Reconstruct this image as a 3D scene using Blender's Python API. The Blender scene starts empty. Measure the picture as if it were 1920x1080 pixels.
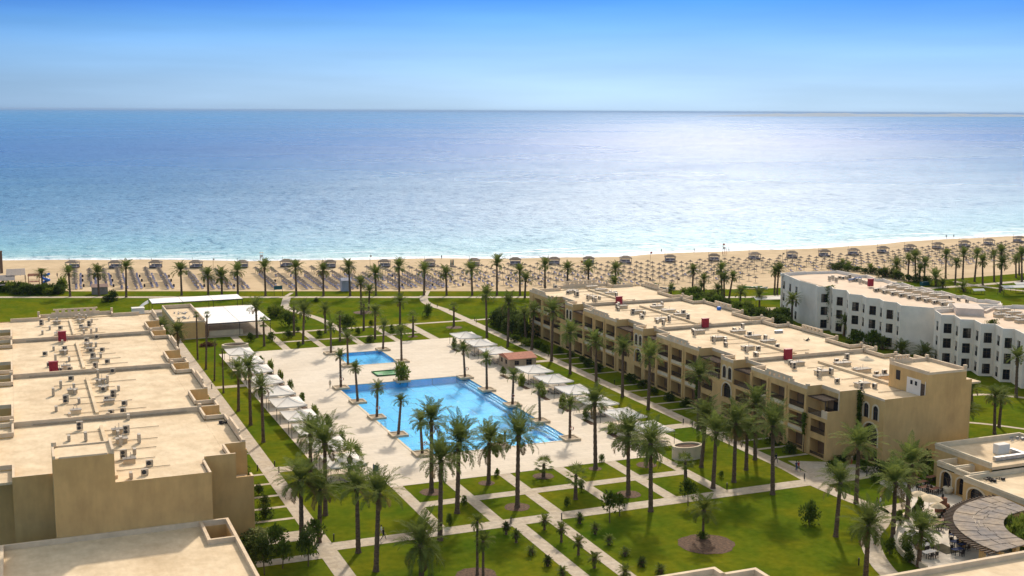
import bpy, math, random
from mathutils import Vector, Matrix
import numpy as np
R = math.radians
C = bpy.context.scene.collection
scene = bpy.context.scene
# ------------------------------------------------------------------ camera, sky, sun, exposure
FPX = 2259.0
_va = np.array([15-960, -(203-540), -FPX]); _vb = np.array([6470-960, -(233-540), -FPX])
_a = _va/np.linalg.norm(_va); _b = _vb/np.linalg.norm(_vb); _b = _b-_a*(_a@_b); _b /= np.linalg.norm(_b)
MW = np.array([_b, _a, np.cross(_b, _a)])
CAMH = 57.0
CP = np.array([0, 0, CAMH])
cam_d = bpy.data.cameras.new('camera'); cam = bpy.data.objects.new('camera', cam_d); C.objects.link(cam)
cam_d.sensor_width = 36; cam_d.lens = 36*FPX/1920; cam_d.clip_start = 1; cam_d.clip_end = 200000
m4 = Matrix.Identity(4)
for i in range(3):
    for j in range(3): m4[i][j] = MW[i][j]
    m4[i][3] = CP[i]
cam.matrix_world = m4
scene.camera = cam
SUN_EL, SUN_AZ = R(34), R(31)      # azimuth from +Y (towards the sea) towards +X
world = bpy.data.worlds.new('World'); scene.world = world; world.use_nodes = True
wt = world.node_tree; wt.nodes.clear()
def N(t, kind, **kw):
    n = t.nodes.new(kind)
    for k, v in kw.items():
        if k == 'inp':
            for a, b in v.items(): n.inputs[a].default_value = b
        else: setattr(n, k, v)
    return n
def ramp(t, stops, fac=None, interp='LINEAR'):
    n = N(t, 'ShaderNodeValToRGB'); cr = n.color_ramp; cr.interpolation = interp
    while len(cr.elements) < len(stops): cr.elements.new(0.5)
    for e, (p, c) in zip(cr.elements, stops):
        e.position = p; e.color = (c[0], c[1], c[2], 1) if hasattr(c, '__len__') else (c, c, c, 1)
    if fac is not None: t.links.new(fac, n.inputs[0])
    return n
sky = N(wt, 'ShaderNodeTexSky', sky_type='NISHITA', sun_disc=False, sun_elevation=SUN_EL, sun_rotation=SUN_AZ,
        altitude=50, air_density=1.0, dust_density=0.6, ozone_density=2.5)
tc = N(wt, 'ShaderNodeTexCoord'); sep = N(wt, 'ShaderNodeSeparateXYZ'); wt.links.new(tc.outputs['Generated'], sep.inputs[0])
# sky tint by height above the horizon; warm upper stops are added fill light
mr = N(wt, 'ShaderNodeMapRange', inp={1: 0.0, 2: 0.5}); wt.links.new(sep.outputs[2], mr.inputs[0])
skt = ramp(wt, [(0.0, (0.145, 0.268, 0.60)), (0.046, (0.145, 0.255, 0.535)), (0.093, (0.128, 0.236, 0.48)), (0.136, (0.088, 0.20, 0.445)), (0.18, (0.042, 0.138, 0.42)), (0.30, (0.2, 0.30, 0.48)), (0.45, (0.75, 0.85, 0.90)), (0.72, (1.5, 1.3, 1.0)), (1.0, (2.7, 1.75, 1.0))], mr.outputs[0])
nz = N(wt, 'ShaderNodeTexNoise', inp={'Scale': 2.2, 'Detail': 4}); mp = N(wt, 'ShaderNodeMapping'); mp.inputs['Scale'].default_value = (1.2, 1.2, 14)
wt.links.new(tc.outputs['Generated'], mp.inputs[0]); wt.links.new(mp.outputs[0], nz.inputs['Vector'])
nzr = ramp(wt, [(0.32, 0.90), (0.72, 1.13)], nz.outputs[0])
mx = N(wt, 'ShaderNodeMix', data_type='RGBA', blend_type='MULTIPLY', inp={0: 1.0})
wt.links.new(sky.outputs[0], mx.inputs[6]); wt.links.new(skt.outputs[0], mx.inputs[7])
mx2 = N(wt, 'ShaderNodeMix', data_type='RGBA', blend_type='MULTIPLY', inp={0: 1.0})
wt.links.new(mx.outputs[2], mx2.inputs[6]); wt.links.new(nzr.outputs[0], mx2.inputs[7])
bg = N(wt, 'ShaderNodeBackground', inp={1: 0.15}); wo = N(wt, 'ShaderNodeOutputWorld')
wt.links.new(mx2.outputs[2], bg.inputs[0]); wt.links.new(bg.outputs[0], wo.inputs[0])
sd = bpy.data.lights.new('sun', 'SUN'); sd.energy = 2.6; sd.angle = R(2.6); sd.color = (1.0, 0.90, 0.76)
sun = bpy.data.objects.new('sun', sd); C.objects.link(sun)
sdir = Vector((math.sin(SUN_AZ)*math.cos(SUN_EL), math.cos(SUN_AZ)*math.cos(SUN_EL), math.sin(SUN_EL)))
sun.rotation_euler = sdir.to_track_quat('Z', 'Y').to_euler()
scene.view_settings.view_transform = 'Standard'; scene.view_settings.look = 'None'
scene.view_settings.exposure = 0.60; scene.view_settings.gamma = 1
scene.cycles.max_bounces = 6; scene.cycles.transparent_max_bounces = 12
scene.cycles.sample_clamp_indirect = 4
# ------------------------------------------------------------------ photograph pixel (1920 x 1080) <-> ground
def G(px, py, z=0.0):
    d = MW@np.array([px-960, -(py-540), -FPX]); t = (z-CAMH)/d[2]; p = CP+d*t
    return float(p[0]), float(p[1])
def P(x, y, z):
    c = MW.T@(np.array([x, y, z])-CP); return 960+FPX*c[0]/-c[2], 540-FPX*c[1]/-c[2]
def ZH(py, x, y):
    lo, hi = -2.0, 56.0
    for _ in range(30):
        m = (lo+hi)/2
        if P(x, y, m)[1] > py: lo = m
        else: hi = m
    return m
# ------------------------------------------------------------------ materials
MATS = {}
def mat(name, col, rough=0.8, var=0.12, scale=0.6, col2=None, bump=0.0, bscale=8.0, spec=0.3, metal=0.0, objrand=0.0, stretch=None):
    m = bpy.data.materials.new(name); m.use_nodes = True; t = m.node_tree; b = t.nodes['Principled BSDF']
    b.inputs['Roughness'].default_value = rough; b.inputs['Specular IOR Level'].default_value = spec; b.inputs['Metallic'].default_value = metal
    g = N(t, 'ShaderNodeNewGeometry'); v = g.outputs['Position']
    if stretch:
        mpn = N(t, 'ShaderNodeMapping'); mpn.inputs['Scale'].default_value = stretch; t.links.new(v, mpn.inputs[0]); v = mpn.outputs[0]
    n = N(t, 'ShaderNodeTexNoise', inp={'Scale': scale, 'Detail': 5, 'Roughness': 0.6}); t.links.new(v, n.inputs['Vector'])
    c2 = col2 if col2 else tuple(c*(1-2*var) for c in col)
    c1 = col if col2 else tuple(min(1, c*(1+var)) for c in col)
    r = ramp(t, [(0.33, c2), (0.67, c1)], n.outputs[0]); out = r.outputs[0]
    if objrand:
        oi = N(t, 'ShaderNodeObjectInfo'); rr = ramp(t, [(0, 1-objrand), (1, 1+objrand)], oi.outputs['Random'])
        mm = N(t, 'ShaderNodeMix', data_type='RGBA', blend_type='MULTIPLY', inp={0: 1.0}); t.links.new(out, mm.inputs[6]); t.links.new(rr.outputs[0], mm.inputs[7]); out = mm.outputs[2]
    t.links.new(out, b.inputs['Base Color'])
    if bump:
        n2 = N(t, 'ShaderNodeTexNoise', inp={'Scale': bscale, 'Detail': 4}); t.links.new(g.outputs['Position'], n2.inputs['Vector'])
        bp = N(t, 'ShaderNodeBump', inp={'Strength': bump, 'Distance': 0.05}); t.links.new(n2.outputs[0], bp.inputs['Height']); t.links.new(bp.outputs[0], b.inputs['Normal'])
    MATS[name] = m; return m
def overlay(m, sc, lo, hi, amount, detail=3, stretch=None):
    """large soft variation multiplied over the base colour"""
    t = m.node_tree; b = t.nodes['Principled BSDF']; src = b.inputs['Base Color'].links[0].from_socket
    g = N(t, 'ShaderNodeNewGeometry'); v = g.outputs['Position']
    if stretch:
        mpn = N(t, 'ShaderNodeMapping'); mpn.inputs['Scale'].default_value = stretch; t.links.new(v, mpn.inputs[0]); v = mpn.outputs[0]
    n = N(t, 'ShaderNodeTexNoise', inp={'Scale': sc, 'Detail': detail, 'Roughness': 0.6}); t.links.new(v, n.inputs['Vector'])
    r = ramp(t, [(0.35, lo), (0.65, hi)], n.outputs[0])
    mm = N(t, 'ShaderNodeMix', data_type='RGBA', blend_type='MULTIPLY', inp={0: amount}); t.links.new(src, mm.inputs[6]); t.links.new(r.outputs[0], mm.inputs[7])
    t.links.new(mm.outputs[2], b.inputs['Base Color'])
wallm = mat('beige_stucco', (0.60, 0.395, 0.17), 0.9, 0.06, 0.25, bump=0.3, bscale=20)
overlay(wallm, 0.8, (0.9, 0.88, 0.85), (1.05, 1.04, 1.02), 1.0, 5, (1, 1, 0.25))
trimm = mat('cream_stone', (0.62, 0.52, 0.37), 0.85, 0.06, 0.8)
copem = mat('parapet_plaster', (0.66, 0.52, 0.36), 0.9, 0.08, 0.6, bump=0.2)
roofm = mat('roof_screed', (0.68, 0.555, 0.385), 0.92, 0.05, 0.35, bump=0.2, bscale=6)
overlay(roofm, 0.09, (0.90, 0.86, 0.81), (1.05, 1.05, 1.05), 1.0, 6); overlay(roofm, 0.35, (0.95, 0.93, 0.90), (1.03, 1.03, 1.03), 1.0, 7); overlay(roofm, 1.6, (0.92, 0.90, 0.86), (1.03, 1.03, 1.03), 0.8, 4, (1, 0.35, 1))
whitem = mat('white_stucco', (0.76, 0.69, 0.60), 0.9, 0.05, 0.4, bump=0.2)
whroof = mat('white_block_roof', (0.64, 0.50, 0.37), 0.92, 0.06, 0.25)
whpar = mat('white_block_parapet', (0.62, 0.52, 0.43), 0.92, 0.06, 0.5)
grass = mat('lawn_grass', (0.110, 0.152, 0.012), 0.95, 0, 0.9, col2=(0.074, 0.112, 0.009), bump=0.8, bscale=14, spec=0.0)
overlay(grass, 0.06, (0.66, 0.80, 0.8), (1.30, 1.08, 1.0), 1.0, 7); overlay(grass, 0.13, (0.84, 0.95, 0.95), (1.34, 1.06, 0.9), 0.9, 6); overlay(grass, 0.3, (0.86, 0.92, 0.9), (1.1, 1.04, 1.0), 1.0, 5, (1, 0.5, 1))
sand = mat('beach_sand', (0.58, 0.45, 0.285), 0.95, 0, 0.25, col2=(0.49, 0.375, 0.235), bump=0.6, bscale=1.5, spec=0.1)
overlay(sand, 0.06, (0.86, 0.84, 0.8), (1.06, 1.05, 1.04), 1.0, 6, (0.35, 1, 1))
pathm = mat('path_stone', (0.50, 0.435, 0.345), 0.85, 0, 0.35, col2=(0.43, 0.35, 0.25), bump=0.2)
overlay(pathm, 1.4, (0.84, 0.84, 0.86), (1.06, 1.04, 1.0), 1.0, 4)
dirt = mat('bark_mulch', (0.15, 0.085, 0.045), 0.95, 0, 3.0, col2=(0.05, 0.028, 0.018), bump=1.0, bscale=9)
deckm = mat('pool_deck_stone', (0.64, 0.565, 0.46), 0.85, 0.03, 0.5)
def paving(m, sx, sy, mort, dark):
    t = m.node_tree; b = t.nodes['Principled BSDF']; src = b.inputs['Base Color'].links[0].from_socket
    g = N(t, 'ShaderNodeNewGeometry')
    br = N(t, 'ShaderNodeTexBrick', inp={'Scale': 1.0, 'Mortar Size': mort, 'Brick Width': sx, 'Row Height': sy, 'Color1': (1, 1, 1, 1), 'Color2': (0.93, 0.92, 0.90, 1), 'Mortar': (dark, dark, dark, 1)})
    t.links.new(g.outputs['Position'], br.inputs['Vector'])
    mm = N(t, 'ShaderNodeMix', data_type='RGBA', blend_type='MULTIPLY', inp={0: 1.0}); t.links.new(src, mm.inputs[6]); t.links.new(br.outputs[0], mm.inputs[7])
    t.links.new(mm.outputs[2], b.inputs['Base Color'])
paving(deckm, 2.4, 1.2, 0.07, 0.87); overlay(deckm, 0.05, (0.92, 0.90, 0.87), (1.03, 1.03, 1.03), 1.0, 5)
paving(pathm, 1.0, 0.8, 0.03, 0.85)
glassm = mat('dark_glass', (0.018, 0.022, 0.030), 0.15, 0.1, 2.0, spec=0.25)
darkm = mat('dark_interior', (0.09, 0.06, 0.04), 0.9, 0.2, 1.0)
curtm = mat('window_curtain', (0.22, 0.18, 0.14), 0.9, 0.15, 2, objrand=.4)
pipem = mat('pipe_wrap', (0.38, 0.30, 0.21), 0.8, 0.15, 2)
balcm = mat('balcony_plaster', (0.23, 0.145, 0.085), 0.9, 0.1, 0.8)  # back wall colour darkened to stand in for shade inside the recesses
ironm = mat('dark_iron', (0.03, 0.025, 0.022), 0.6, 0.1, 3)
woodm = mat('dark_wood', (0.10, 0.065, 0.042), 0.8, 0.2, 3)
redm = mat('red_paint', (0.26, 0.015, 0.03), 0.6, 0.1, 3)
acw = mat('ac_white', (0.44, 0.375, 0.285), 0.5, 0.08, 2, objrand=0.12)
lidm = mat('grey_lid', (0.30, 0.26, 0.21), 0.7, 0.15, 1.5, objrand=0.25)
acg = mat('ac_grille', (0.05, 0.05, 0.05), 0.6, 0.1, 8)
metalm = mat('galvanised_metal', (0.42, 0.42, 0.42), 0.45, 0.1, 1.5, metal=0.6)
canvas = mat('white_canvas', (0.68, 0.65, 0.60), 0.85, 0.03, 1.0)
canvas2 = mat('beige_canvas', (0.62, 0.50, 0.33), 0.85, 0.05, 1.0)
cush = mat('taupe_cushion', (0.50, 0.44, 0.37), 0.9, 0.08, 3)
trunkm = mat('palm_trunk', (0.17, 0.115, 0.075), 0.95, 0, 4.0, col2=(0.07, 0.045, 0.03), bump=1.0, bscale=12, stretch=(0.6, 0.6, 2.5))
def leafmat(name, c1, c2, rnd=0.18, trans=0.35):
    m = mat(name, c1, 0.8, 0, 1.3, col2=c2, spec=0.04, objrand=rnd)
    t = m.node_tree; b = t.nodes['Principled BSDF']; src = b.inputs['Base Color'].links[0].from_socket; out = t.nodes['Material Output']
    tr = N(t, 'ShaderNodeBsdfTranslucent'); ms = N(t, 'ShaderNodeMixShader', inp={0: trans})
    t.links.new(src, tr.inputs[0]); t.links.new(b.outputs[0], ms.inputs[1]); t.links.new(tr.outputs[0], ms.inputs[2]); t.links.new(ms.outputs[0], out.inputs[0])
    return m
palmleaf = leafmat('palm_leaf', (0.18, 0.215, 0.05), (0.10, 0.13, 0.03))
palmdry = leafmat('palm_leaf_dry', (0.24, 0.17, 0.08), (0.14, 0.10, 0.05))
palmlight = leafmat('palm_leaf_fresh', (0.17, 0.19, 0.035), (0.08, 0.11, 0.025))
leafm = leafmat('shrub_leaf', (0.13, 0.18, 0.03), (0.06, 0.09, 0.015))
leafy = leafmat('yellow_green_leaf', (0.24, 0.27, 0.04), (0.10, 0.14, 0.02))
leafd = leafmat('dark_leaf', (0.09, 0.12, 0.03), (0.04, 0.06, 0.015))
varieg = leafmat('variegated_leaf', (0.42, 0.42, 0.18), (0.10, 0.14, 0.04))
redleaf = leafmat('red_leaf', (0.10, 0.02, 0.025), (0.05, 0.015, 0.02))
thatch = mat('thatch', (0.23, 0.18, 0.135), 0.95, 0.25, 4, bump=0.8, objrand=0.2)
purple = mat('purple_cushion', (0.25, 0.25, 0.37), 0.85, 0.1, 3, objrand=0.25)
bluem = mat('blue_plastic', (0.03, 0.17, 0.62), 0.4, 0.1, 3)
tilem = mat('roof_tile', (0.42, 0.16, 0.10), 0.85, 0.12, 2)
greenm = mat('green_felt', (0.02, 0.12, 0.035), 0.9, 0.1, 3)
greenp = mat('green_plastic', (0.03, 0.30, 0.06), 0.5, 0.1, 3)
tealm = mat('teal_panel', (0.02, 0.10, 0.11), 0.6, 0.1, 3)
skin = mat('skin', (0.42, 0.25, 0.17), 0.6, 0.05, 5)
clothd = mat('dark_cloth', (0.02, 0.02, 0.03), 0.9, 0.1, 5); clothb = mat('blue_cloth', (0.05, 0.07, 0.16), 0.9, 0.1, 5)
clothw = mat('white_cloth', (0.6, 0.6, 0.6), 0.9, 0.05, 5); clothr = mat('red_cloth', (0.35, 0.04, 0.04), 0.9, 0.05, 5); clothg = mat('khaki_cloth', (0.30, 0.27, 0.2), 0.9, 0.05, 5)
hairm = mat('dark_hair', (0.02, 0.015, 0.01), 0.8, 0.1, 5)
slatem = mat('slate_shingle', (0.34, 0.28, 0.21), 0.9, 0, 0.25, col2=(0.20, 0.19, 0.19), bump=0.8, bscale=5)
overlay(slatem, 1.2, (0.75, 0.72, 0.7), (1.15, 1.1, 1.05), 1.0, 5)
# ------------------------------------------------------------------ mesh builder
class MB:
    def __init__(s): s.v = []; s.f = []; s.m = []
    def face(s, pts, mi=0):
        i = len(s.v); s.v += [tuple(p) for p in pts]; s.f.append(tuple(range(i, i+len(pts)))); s.m.append(mi)
    def box(s, x0, y0, z0, x1, y1, z1, mi=0):
        if x0 > x1: x0, x1 = x1, x0
        if y0 > y1: y0, y1 = y1, y0
        i = len(s.v)
        s.v += [(x, y, z) for z in (z0, z1) for x, y in ((x0, y0), (x1, y0), (x1, y1), (x0, y1))]
        for q in ((3, 2, 1, 0), (4, 5, 6, 7), (0, 1, 5, 4), (1, 2, 6, 5), (2, 3, 7, 6), (3, 0, 4, 7)): s.f.append(tuple(i+k for k in q)); s.m.append(mi)
        return s
    def obox(s, c, d, L, W, z0, z1, mi=0):
        """box centred at c=(x,y), long axis along unit d, length L, width W"""
        n = (-d[1], d[0]); i = len(s.v)
        for z in (z0, z1):
            for a, b in ((-1, -1), (1, -1), (1, 1), (-1, 1)):
                s.v.append((c[0]+d[0]*a*L/2+n[0]*b*W/2, c[1]+d[1]*a*L/2+n[1]*b*W/2, z))
        for q in ((3, 2, 1, 0), (4, 5, 6, 7), (0, 1, 5, 4), (1, 2, 6, 5), (2, 3, 7, 6), (3, 0, 4, 7)): s.f.append(tuple(i+k for k in q)); s.m.append(mi)
        return s
    def prism(s, poly, z0, z1, mi=0, top=None, bottom=False):
        n = len(poly); i = len(s.v)
        s.v += [(x, y, z0) for x, y in poly]+[(x, y, z1) for x, y in poly]
        for k in range(n): s.f.append((i+k, i+(k+1) % n, i+n+(k+1) % n, i+n+k)); s.m.append(mi)
        s.f.append(tuple(range(i+n, i+2*n))); s.m.append(mi if top is None else top)
        if bottom: s.f.append(tuple(range(i+n-1, i-1, -1))); s.m.append(mi)
        return s
    def tube(s, p0, p1, r0, r1=None, n=8, mi=0, caps=True):
        r1 = r0 if r1 is None else r1
        p0 = Vector(p0); p1 = Vector(p1); d = (p1-p0).normalized(); u = d.orthogonal().normalized(); w = d.cross(u); i = len(s.v)
        for p, r in ((p0, r0), (p1, r1)):
            for k in range(n):
                a = 2*math.pi*k/n; s.v.append(tuple(p+(u*math.cos(a)+w*math.sin(a))*r))
        for k in range(n): s.f.append((i+k, i+(k+1) % n, i+n+(k+1) % n, i+n+k)); s.m.append(mi)
        if caps: s.f.append(tuple(range(i+n-1, i-1, -1))); s.m.append(mi); s.f.append(tuple(range(i+n, i+2*n))); s.m.append(mi)
        return s
    def lathe(s, prof, n=12, cx=0, cy=0, mi=0, cap=True):
        i = len(s.v)
        for r, z in prof:
            for k in range(n):
                a = 2*math.pi*k/n; s.v.append((cx+r*math.cos(a), cy+r*math.sin(a), z))
        for j in range(len(prof)-1):
            for k in range(n): s.f.append((i+j*n+k, i+j*n+(k+1) % n, i+(j+1)*n+(k+1) % n, i+(j+1)*n+k)); s.m.append(mi)
        if cap: s.f.append(tuple(range(i+(len(prof)-1)*n, i+len(prof)*n))); s.m.append(mi)
        return s
    def mesh(s, name, mats):
        me = bpy.data.meshes.new(name); me.from_pydata(s.v, [], s.f)
        for m in (mats if isinstance(mats, (list, tuple)) else [mats]): me.materials.append(m)
        if any(s.m): me.polygons.foreach_set('material_index', s.m)
        me.update(); return me
    def build(s, name, mats, parent=None, smooth=False):
        me = s.mesh(name, mats)
        if smooth: me.polygons.foreach_set('use_smooth', [True]*len(me.polygons))
        o = bpy.data.objects.new(name, me); C.objects.link(o)
        if parent is not None: o.parent = parent
        return o
THINGS = []
def tag(o, label, cat, group=None, kind=None):
    o['label'] = label; o['category'] = cat; THINGS.append(o)
    if group: o['group'] = group
    if kind: o['kind'] = kind
    return o
def struct(o, kind='structure', label=None):
    o['kind'] = kind
    if label: o['label'] = label
    return o
def empty(name, x, y, z=0, rz=0):
    o = bpy.data.objects.new(name, None); C.objects.link(o); o.location = (x, y, z); o.rotation_euler = (0, 0, rz); o.empty_display_size = 0.5
    return o
def inst(name, me, parent=None, loc=(0, 0, 0), rot=(0, 0, 0), sc=(1, 1, 1)):
    o = bpy.data.objects.new(name, me); C.objects.link(o); o.location = loc; o.rotation_euler = rot; o.scale = sc
    if parent is not None: o.parent = parent
    return o
def copy_tree(o, parent=None):
    c = o.copy(); C.objects.link(c); c.parent = parent
    for ch in KIDS.get(o.name) or list(o.children): copy_tree(ch, c)
    return c
KIDS = {}
def proto_parts(o): KIDS[o.name] = list(o.children)
rnd = random.Random(7)
# ------------------------------------------------------------------ ground, beach, sea
SHORE = [G(*p) for p in ((-500, 486), (-200, 487.5), (0, 487), (240, 486.5), (480, 487), (720, 485.5), (960, 484), (1080, 481), (1200, 477), (1320, 472), (1440, 468), (1550, 462), (1660, 455), (1790, 447), (1920, 440), (2050, 431))]
SHORE = [(-1500, SHORE[0][1]+600), (-600, SHORE[0][1]+190)]+SHORE+[(900, 520), (1500, 700), (3000, 1200)]
def shoreY(x):
    return float(np.interp(x, [p[0] for p in SHORE], [p[1] for p in SHORE]))
LAWN = [(-800, 700), (-300, 520)]+[G(*p) for p in ((-200, 547), (0, 546.5), (240, 546), (480, 546), (740, 546), (1000, 546), (1220, 545), (1440, 541), (1600, 533), (1775, 524), (1860, 517), (1920, 512), (2050, 500))]+[(700, 380), (2000, 500)]
def lawnY(x): return float(np.interp(x, [p[0] for p in LAWN], [p[1] for p in LAWN]))
def sheet(name, pts, z, m, kind='structure', label=None):
    b = MB(); b.face([(x, y, z) for x, y in pts]); o = b.build(name, m); struct(o, kind, label); return o
gb = MB(); xs = [p[0] for p in LAWN]
for i in range(len(LAWN)-1):
    (x0, y0), (x1, y1) = LAWN[i], LAWN[i+1]; gb.face([(x0, -400, 0), (x1, -400, 0), (x1, y1+3, 0), (x0, y0+3, 0)])
gb.face([(-4000, -400, 0), (-800, -400, 0), (-800, 703, 0), (-4000, 1800, 0)]); gb.face([(2000, -400, 0), (6000, -400, 0), (6000, 1400, 0), (2000, 503, 0)])
struct(gb.build('ground', grass), label='wide green lawn between the hotel blocks')
sb = MB(); grid = sorted(set([-1500, -900, -600]+list(range(-400, 900, 12))+[1100, 1500, 2200, 3000]))
rs = random.Random(3); jig = {x: rs.uniform(-1.1, 1.1)+1.8*math.sin(x/19.0)+1.2*math.sin(x/7.3) for x in grid}
prof = [(0.0, 0.01), (0.5, 0.02), (0.86, 0.02), (0.93, 0.25), (0.965, 0.15), (1.0, -0.35), (1.1, -2.5)]
for i in range(len(grid)-1):
    for j in range(len(prof)-1):
        q = []
        for x, (t, z) in ((grid[i], prof[j]), (grid[i+1], prof[j]), (grid[i+1], prof[j+1]), (grid[i], prof[j+1])):
            y0 = lawnY(x); y1 = shoreY(x)+(jig[x] if t > 0.9 else 0); q.append((x, y0+(y1-y0)*t, z))
        sb.face(q)
# damp strip of sand at the water's edge is in the sand material by height
t = sand.node_tree; b_ = t.nodes['Principled BSDF']; src = b_.inputs['Base Color'].links[0].from_socket
g_ = N(t, 'ShaderNodeNewGeometry'); s_ = N(t, 'ShaderNodeSeparateXYZ'); t.links.new(g_.outputs['Position'], s_.inputs[0])
mr_ = N(t, 'ShaderNodeMapRange', inp={1: -0.4, 2: 0.0, 3: 0.0, 4: 1.0}); t.links.new(s_.outputs[2], mr_.inputs[0])
rr_ = ramp(t, [(0, (0.62, 0.55, 0.48)), (1, (1, 1, 1))], mr_.outputs[0])
mm_ = N(t, 'ShaderNodeMix', data_type='RGBA', blend_type='MULTIPLY', inp={0: 1.0}); t.links.new(src, mm_.inputs[6]); t.links.new(rr_.outputs[0], mm_.inputs[7]); t.links.new(mm_.outputs[2], b_.inputs['Base Color'])
so = sb.build('beach', sand, smooth=True); struct(so, label='wide sandy beach along the shore')
# sea: sheet with vertex attribute = metres from the waterline
seav = []; dist = []; seaf = []
xs = sorted(set([-60000, -20000, -6000, -2500, -1500, -900, -600]+list(range(-400, 900, 12))+[1100, 1500, 2200, 3000, 6000, 20000, 60000]))
ds = [-12, -2, 0, 3, 6, 10, 15, 22, 32, 48, 70, 110, 170, 260, 400, 700, 1200, 2500, 6000, 20000, 70000]
for x in xs:
    y0 = shoreY(x)+jig.get(x, 0)
    for d in ds: seav.append((x, y0+d, -0.3)); dist.append(d)
nd = len(ds)
for i in range(len(xs)-1):
    for j in range(nd-1): seaf.append((i*nd+j, (i+1)*nd+j, (i+1)*nd+j+1, i*nd+j+1))
sme = bpy.data.meshes.new('sea'); sme.from_pydata(seav, [], seaf); sme.update()
at_ = sme.attributes.new('shore_distance', 'FLOAT', 'POINT'); at_.data.foreach_set('value', dist)
seam = bpy.data.materials.new('sea_water'); seam.use_nodes = True; t = seam.node_tree; b = t.nodes['Principled BSDF']
at = N(t, 'ShaderNodeAttribute', attribute_name='shore_distance'); g = N(t, 'ShaderNodeNewGeometry')
nzd = N(t, 'ShaderNodeTexNoise', inp={'Scale': 0.012, 'Detail': 6, 'Roughness': 0.65}); mpd = N(t, 'ShaderNodeMapping'); mpd.inputs['Scale'].default_value = (0.45, 1.3, 1); t.links.new(g.outputs['Position'], mpd.inputs[0]); t.links.new(mpd.outputs[0], nzd.inputs['Vector'])
def math_(t, op, a, b=None, c=None):
    n = N(t, 'ShaderNodeMath', operation=op)
    for i, v in enumerate((a, b, c)):
        if v is None: continue
        if isinstance(v, (int, float)): n.inputs[i].default_value = v
        else: t.links.new(v, n.inputs[i])
    return n.outputs[0]
dn = math_(t, 'SUBTRACT', nzd.outputs[0], 0.5)
dd = math_(t, 'MULTIPLY_ADD', dn, math_(t, 'MULTIPLY', at.outputs['Fac'], 1.6), at.outputs['Fac'])
lg = math_(t, 'LOGARITHM', math_(t, 'MAXIMUM', dd, 1.0), 10.0)
fc = math_(t, 'DIVIDE', lg, 4.0)      # 1 m .. 10 km
cr = ramp(t, [(0.0, (0.62, 0.70, 0.62)), (0.22, (0.34, 0.54, 0.50)), (0.36, (0.17, 0.42, 0.46)), (0.47, (0.10, 0.33, 0.44)), (0.57, (0.050, 0.21, 0.36)), (0.66, (0.014, 0.155, 0.31)), (0.78, (0.002, 0.108, 0.33)), (1.0, (0.004, 0.17, 0.38))], fc)
# foam streaks near the shore
mpf = N(t, 'ShaderNodeMapping'); mpf.inputs['Scale'].default_value = (0.035, 0.32, 1); t.links.new(g.outputs['Position'], mpf.inputs[0])
nf = N(t, 'ShaderNodeTexNoise', inp={'Scale': 1.0, 'Detail': 5, 'Roughness': 0.65, 'Distortion': 0.6}); t.links.new(mpf.outputs[0], nf.inputs['Vector'])
fd = ramp(t, [(0.0, 1.0), (0.08, 0.62), (0.16, 0.50), (0.45, 0.47), (0.9, 0.30), (1.0, 0.0)], math_(t, 'DIVIDE', at.outputs['Fac'], 60.0))
fo = math_(t, 'ADD', nf.outputs[0], fd.outputs[0]); fom = N(t, 'ShaderNodeMapRange', inp={1: 0.99, 2: 1.13}); t.links.new(fo, fom.inputs[0])
mxf = N(t, 'ShaderNodeMix', data_type='RGBA', inp={7: (0.86, 0.88, 0.86, 1)}); t.links.new(fom.outputs[0], mxf.inputs[0]); t.links.new(cr.outputs[0], mxf.inputs[6])
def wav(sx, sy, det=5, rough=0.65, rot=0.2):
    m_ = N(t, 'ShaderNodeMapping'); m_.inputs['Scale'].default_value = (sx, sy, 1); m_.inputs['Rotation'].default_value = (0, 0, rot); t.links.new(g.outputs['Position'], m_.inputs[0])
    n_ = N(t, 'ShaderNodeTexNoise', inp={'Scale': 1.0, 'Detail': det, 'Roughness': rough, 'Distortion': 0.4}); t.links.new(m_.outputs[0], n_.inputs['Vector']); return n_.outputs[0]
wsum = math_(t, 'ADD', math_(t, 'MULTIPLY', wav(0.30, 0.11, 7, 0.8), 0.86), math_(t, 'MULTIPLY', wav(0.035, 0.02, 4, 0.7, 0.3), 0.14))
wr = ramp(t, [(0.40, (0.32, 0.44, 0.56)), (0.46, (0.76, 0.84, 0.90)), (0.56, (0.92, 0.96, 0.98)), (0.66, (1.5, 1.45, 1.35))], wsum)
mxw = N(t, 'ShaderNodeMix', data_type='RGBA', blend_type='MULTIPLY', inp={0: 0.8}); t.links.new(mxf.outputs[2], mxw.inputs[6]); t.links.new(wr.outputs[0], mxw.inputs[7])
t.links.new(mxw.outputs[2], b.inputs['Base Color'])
spd = ramp(t, [(0.0, 0.32), (0.5, 0.31), (0.60, 0.20), (0.70, 0.10), (0.82, 0.070), (1.0, 0.05)], fc)
spw = ramp(t, [(0.40, 0.15), (0.47, 0.8), (0.62, 1.6)], wsum)
b.inputs['IOR'].default_value = 1.33; t.links.new(math_(t, 'MULTIPLY', spd.outputs[0], spw.outputs[0]), b.inputs['Specular IOR Level'])
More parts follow.
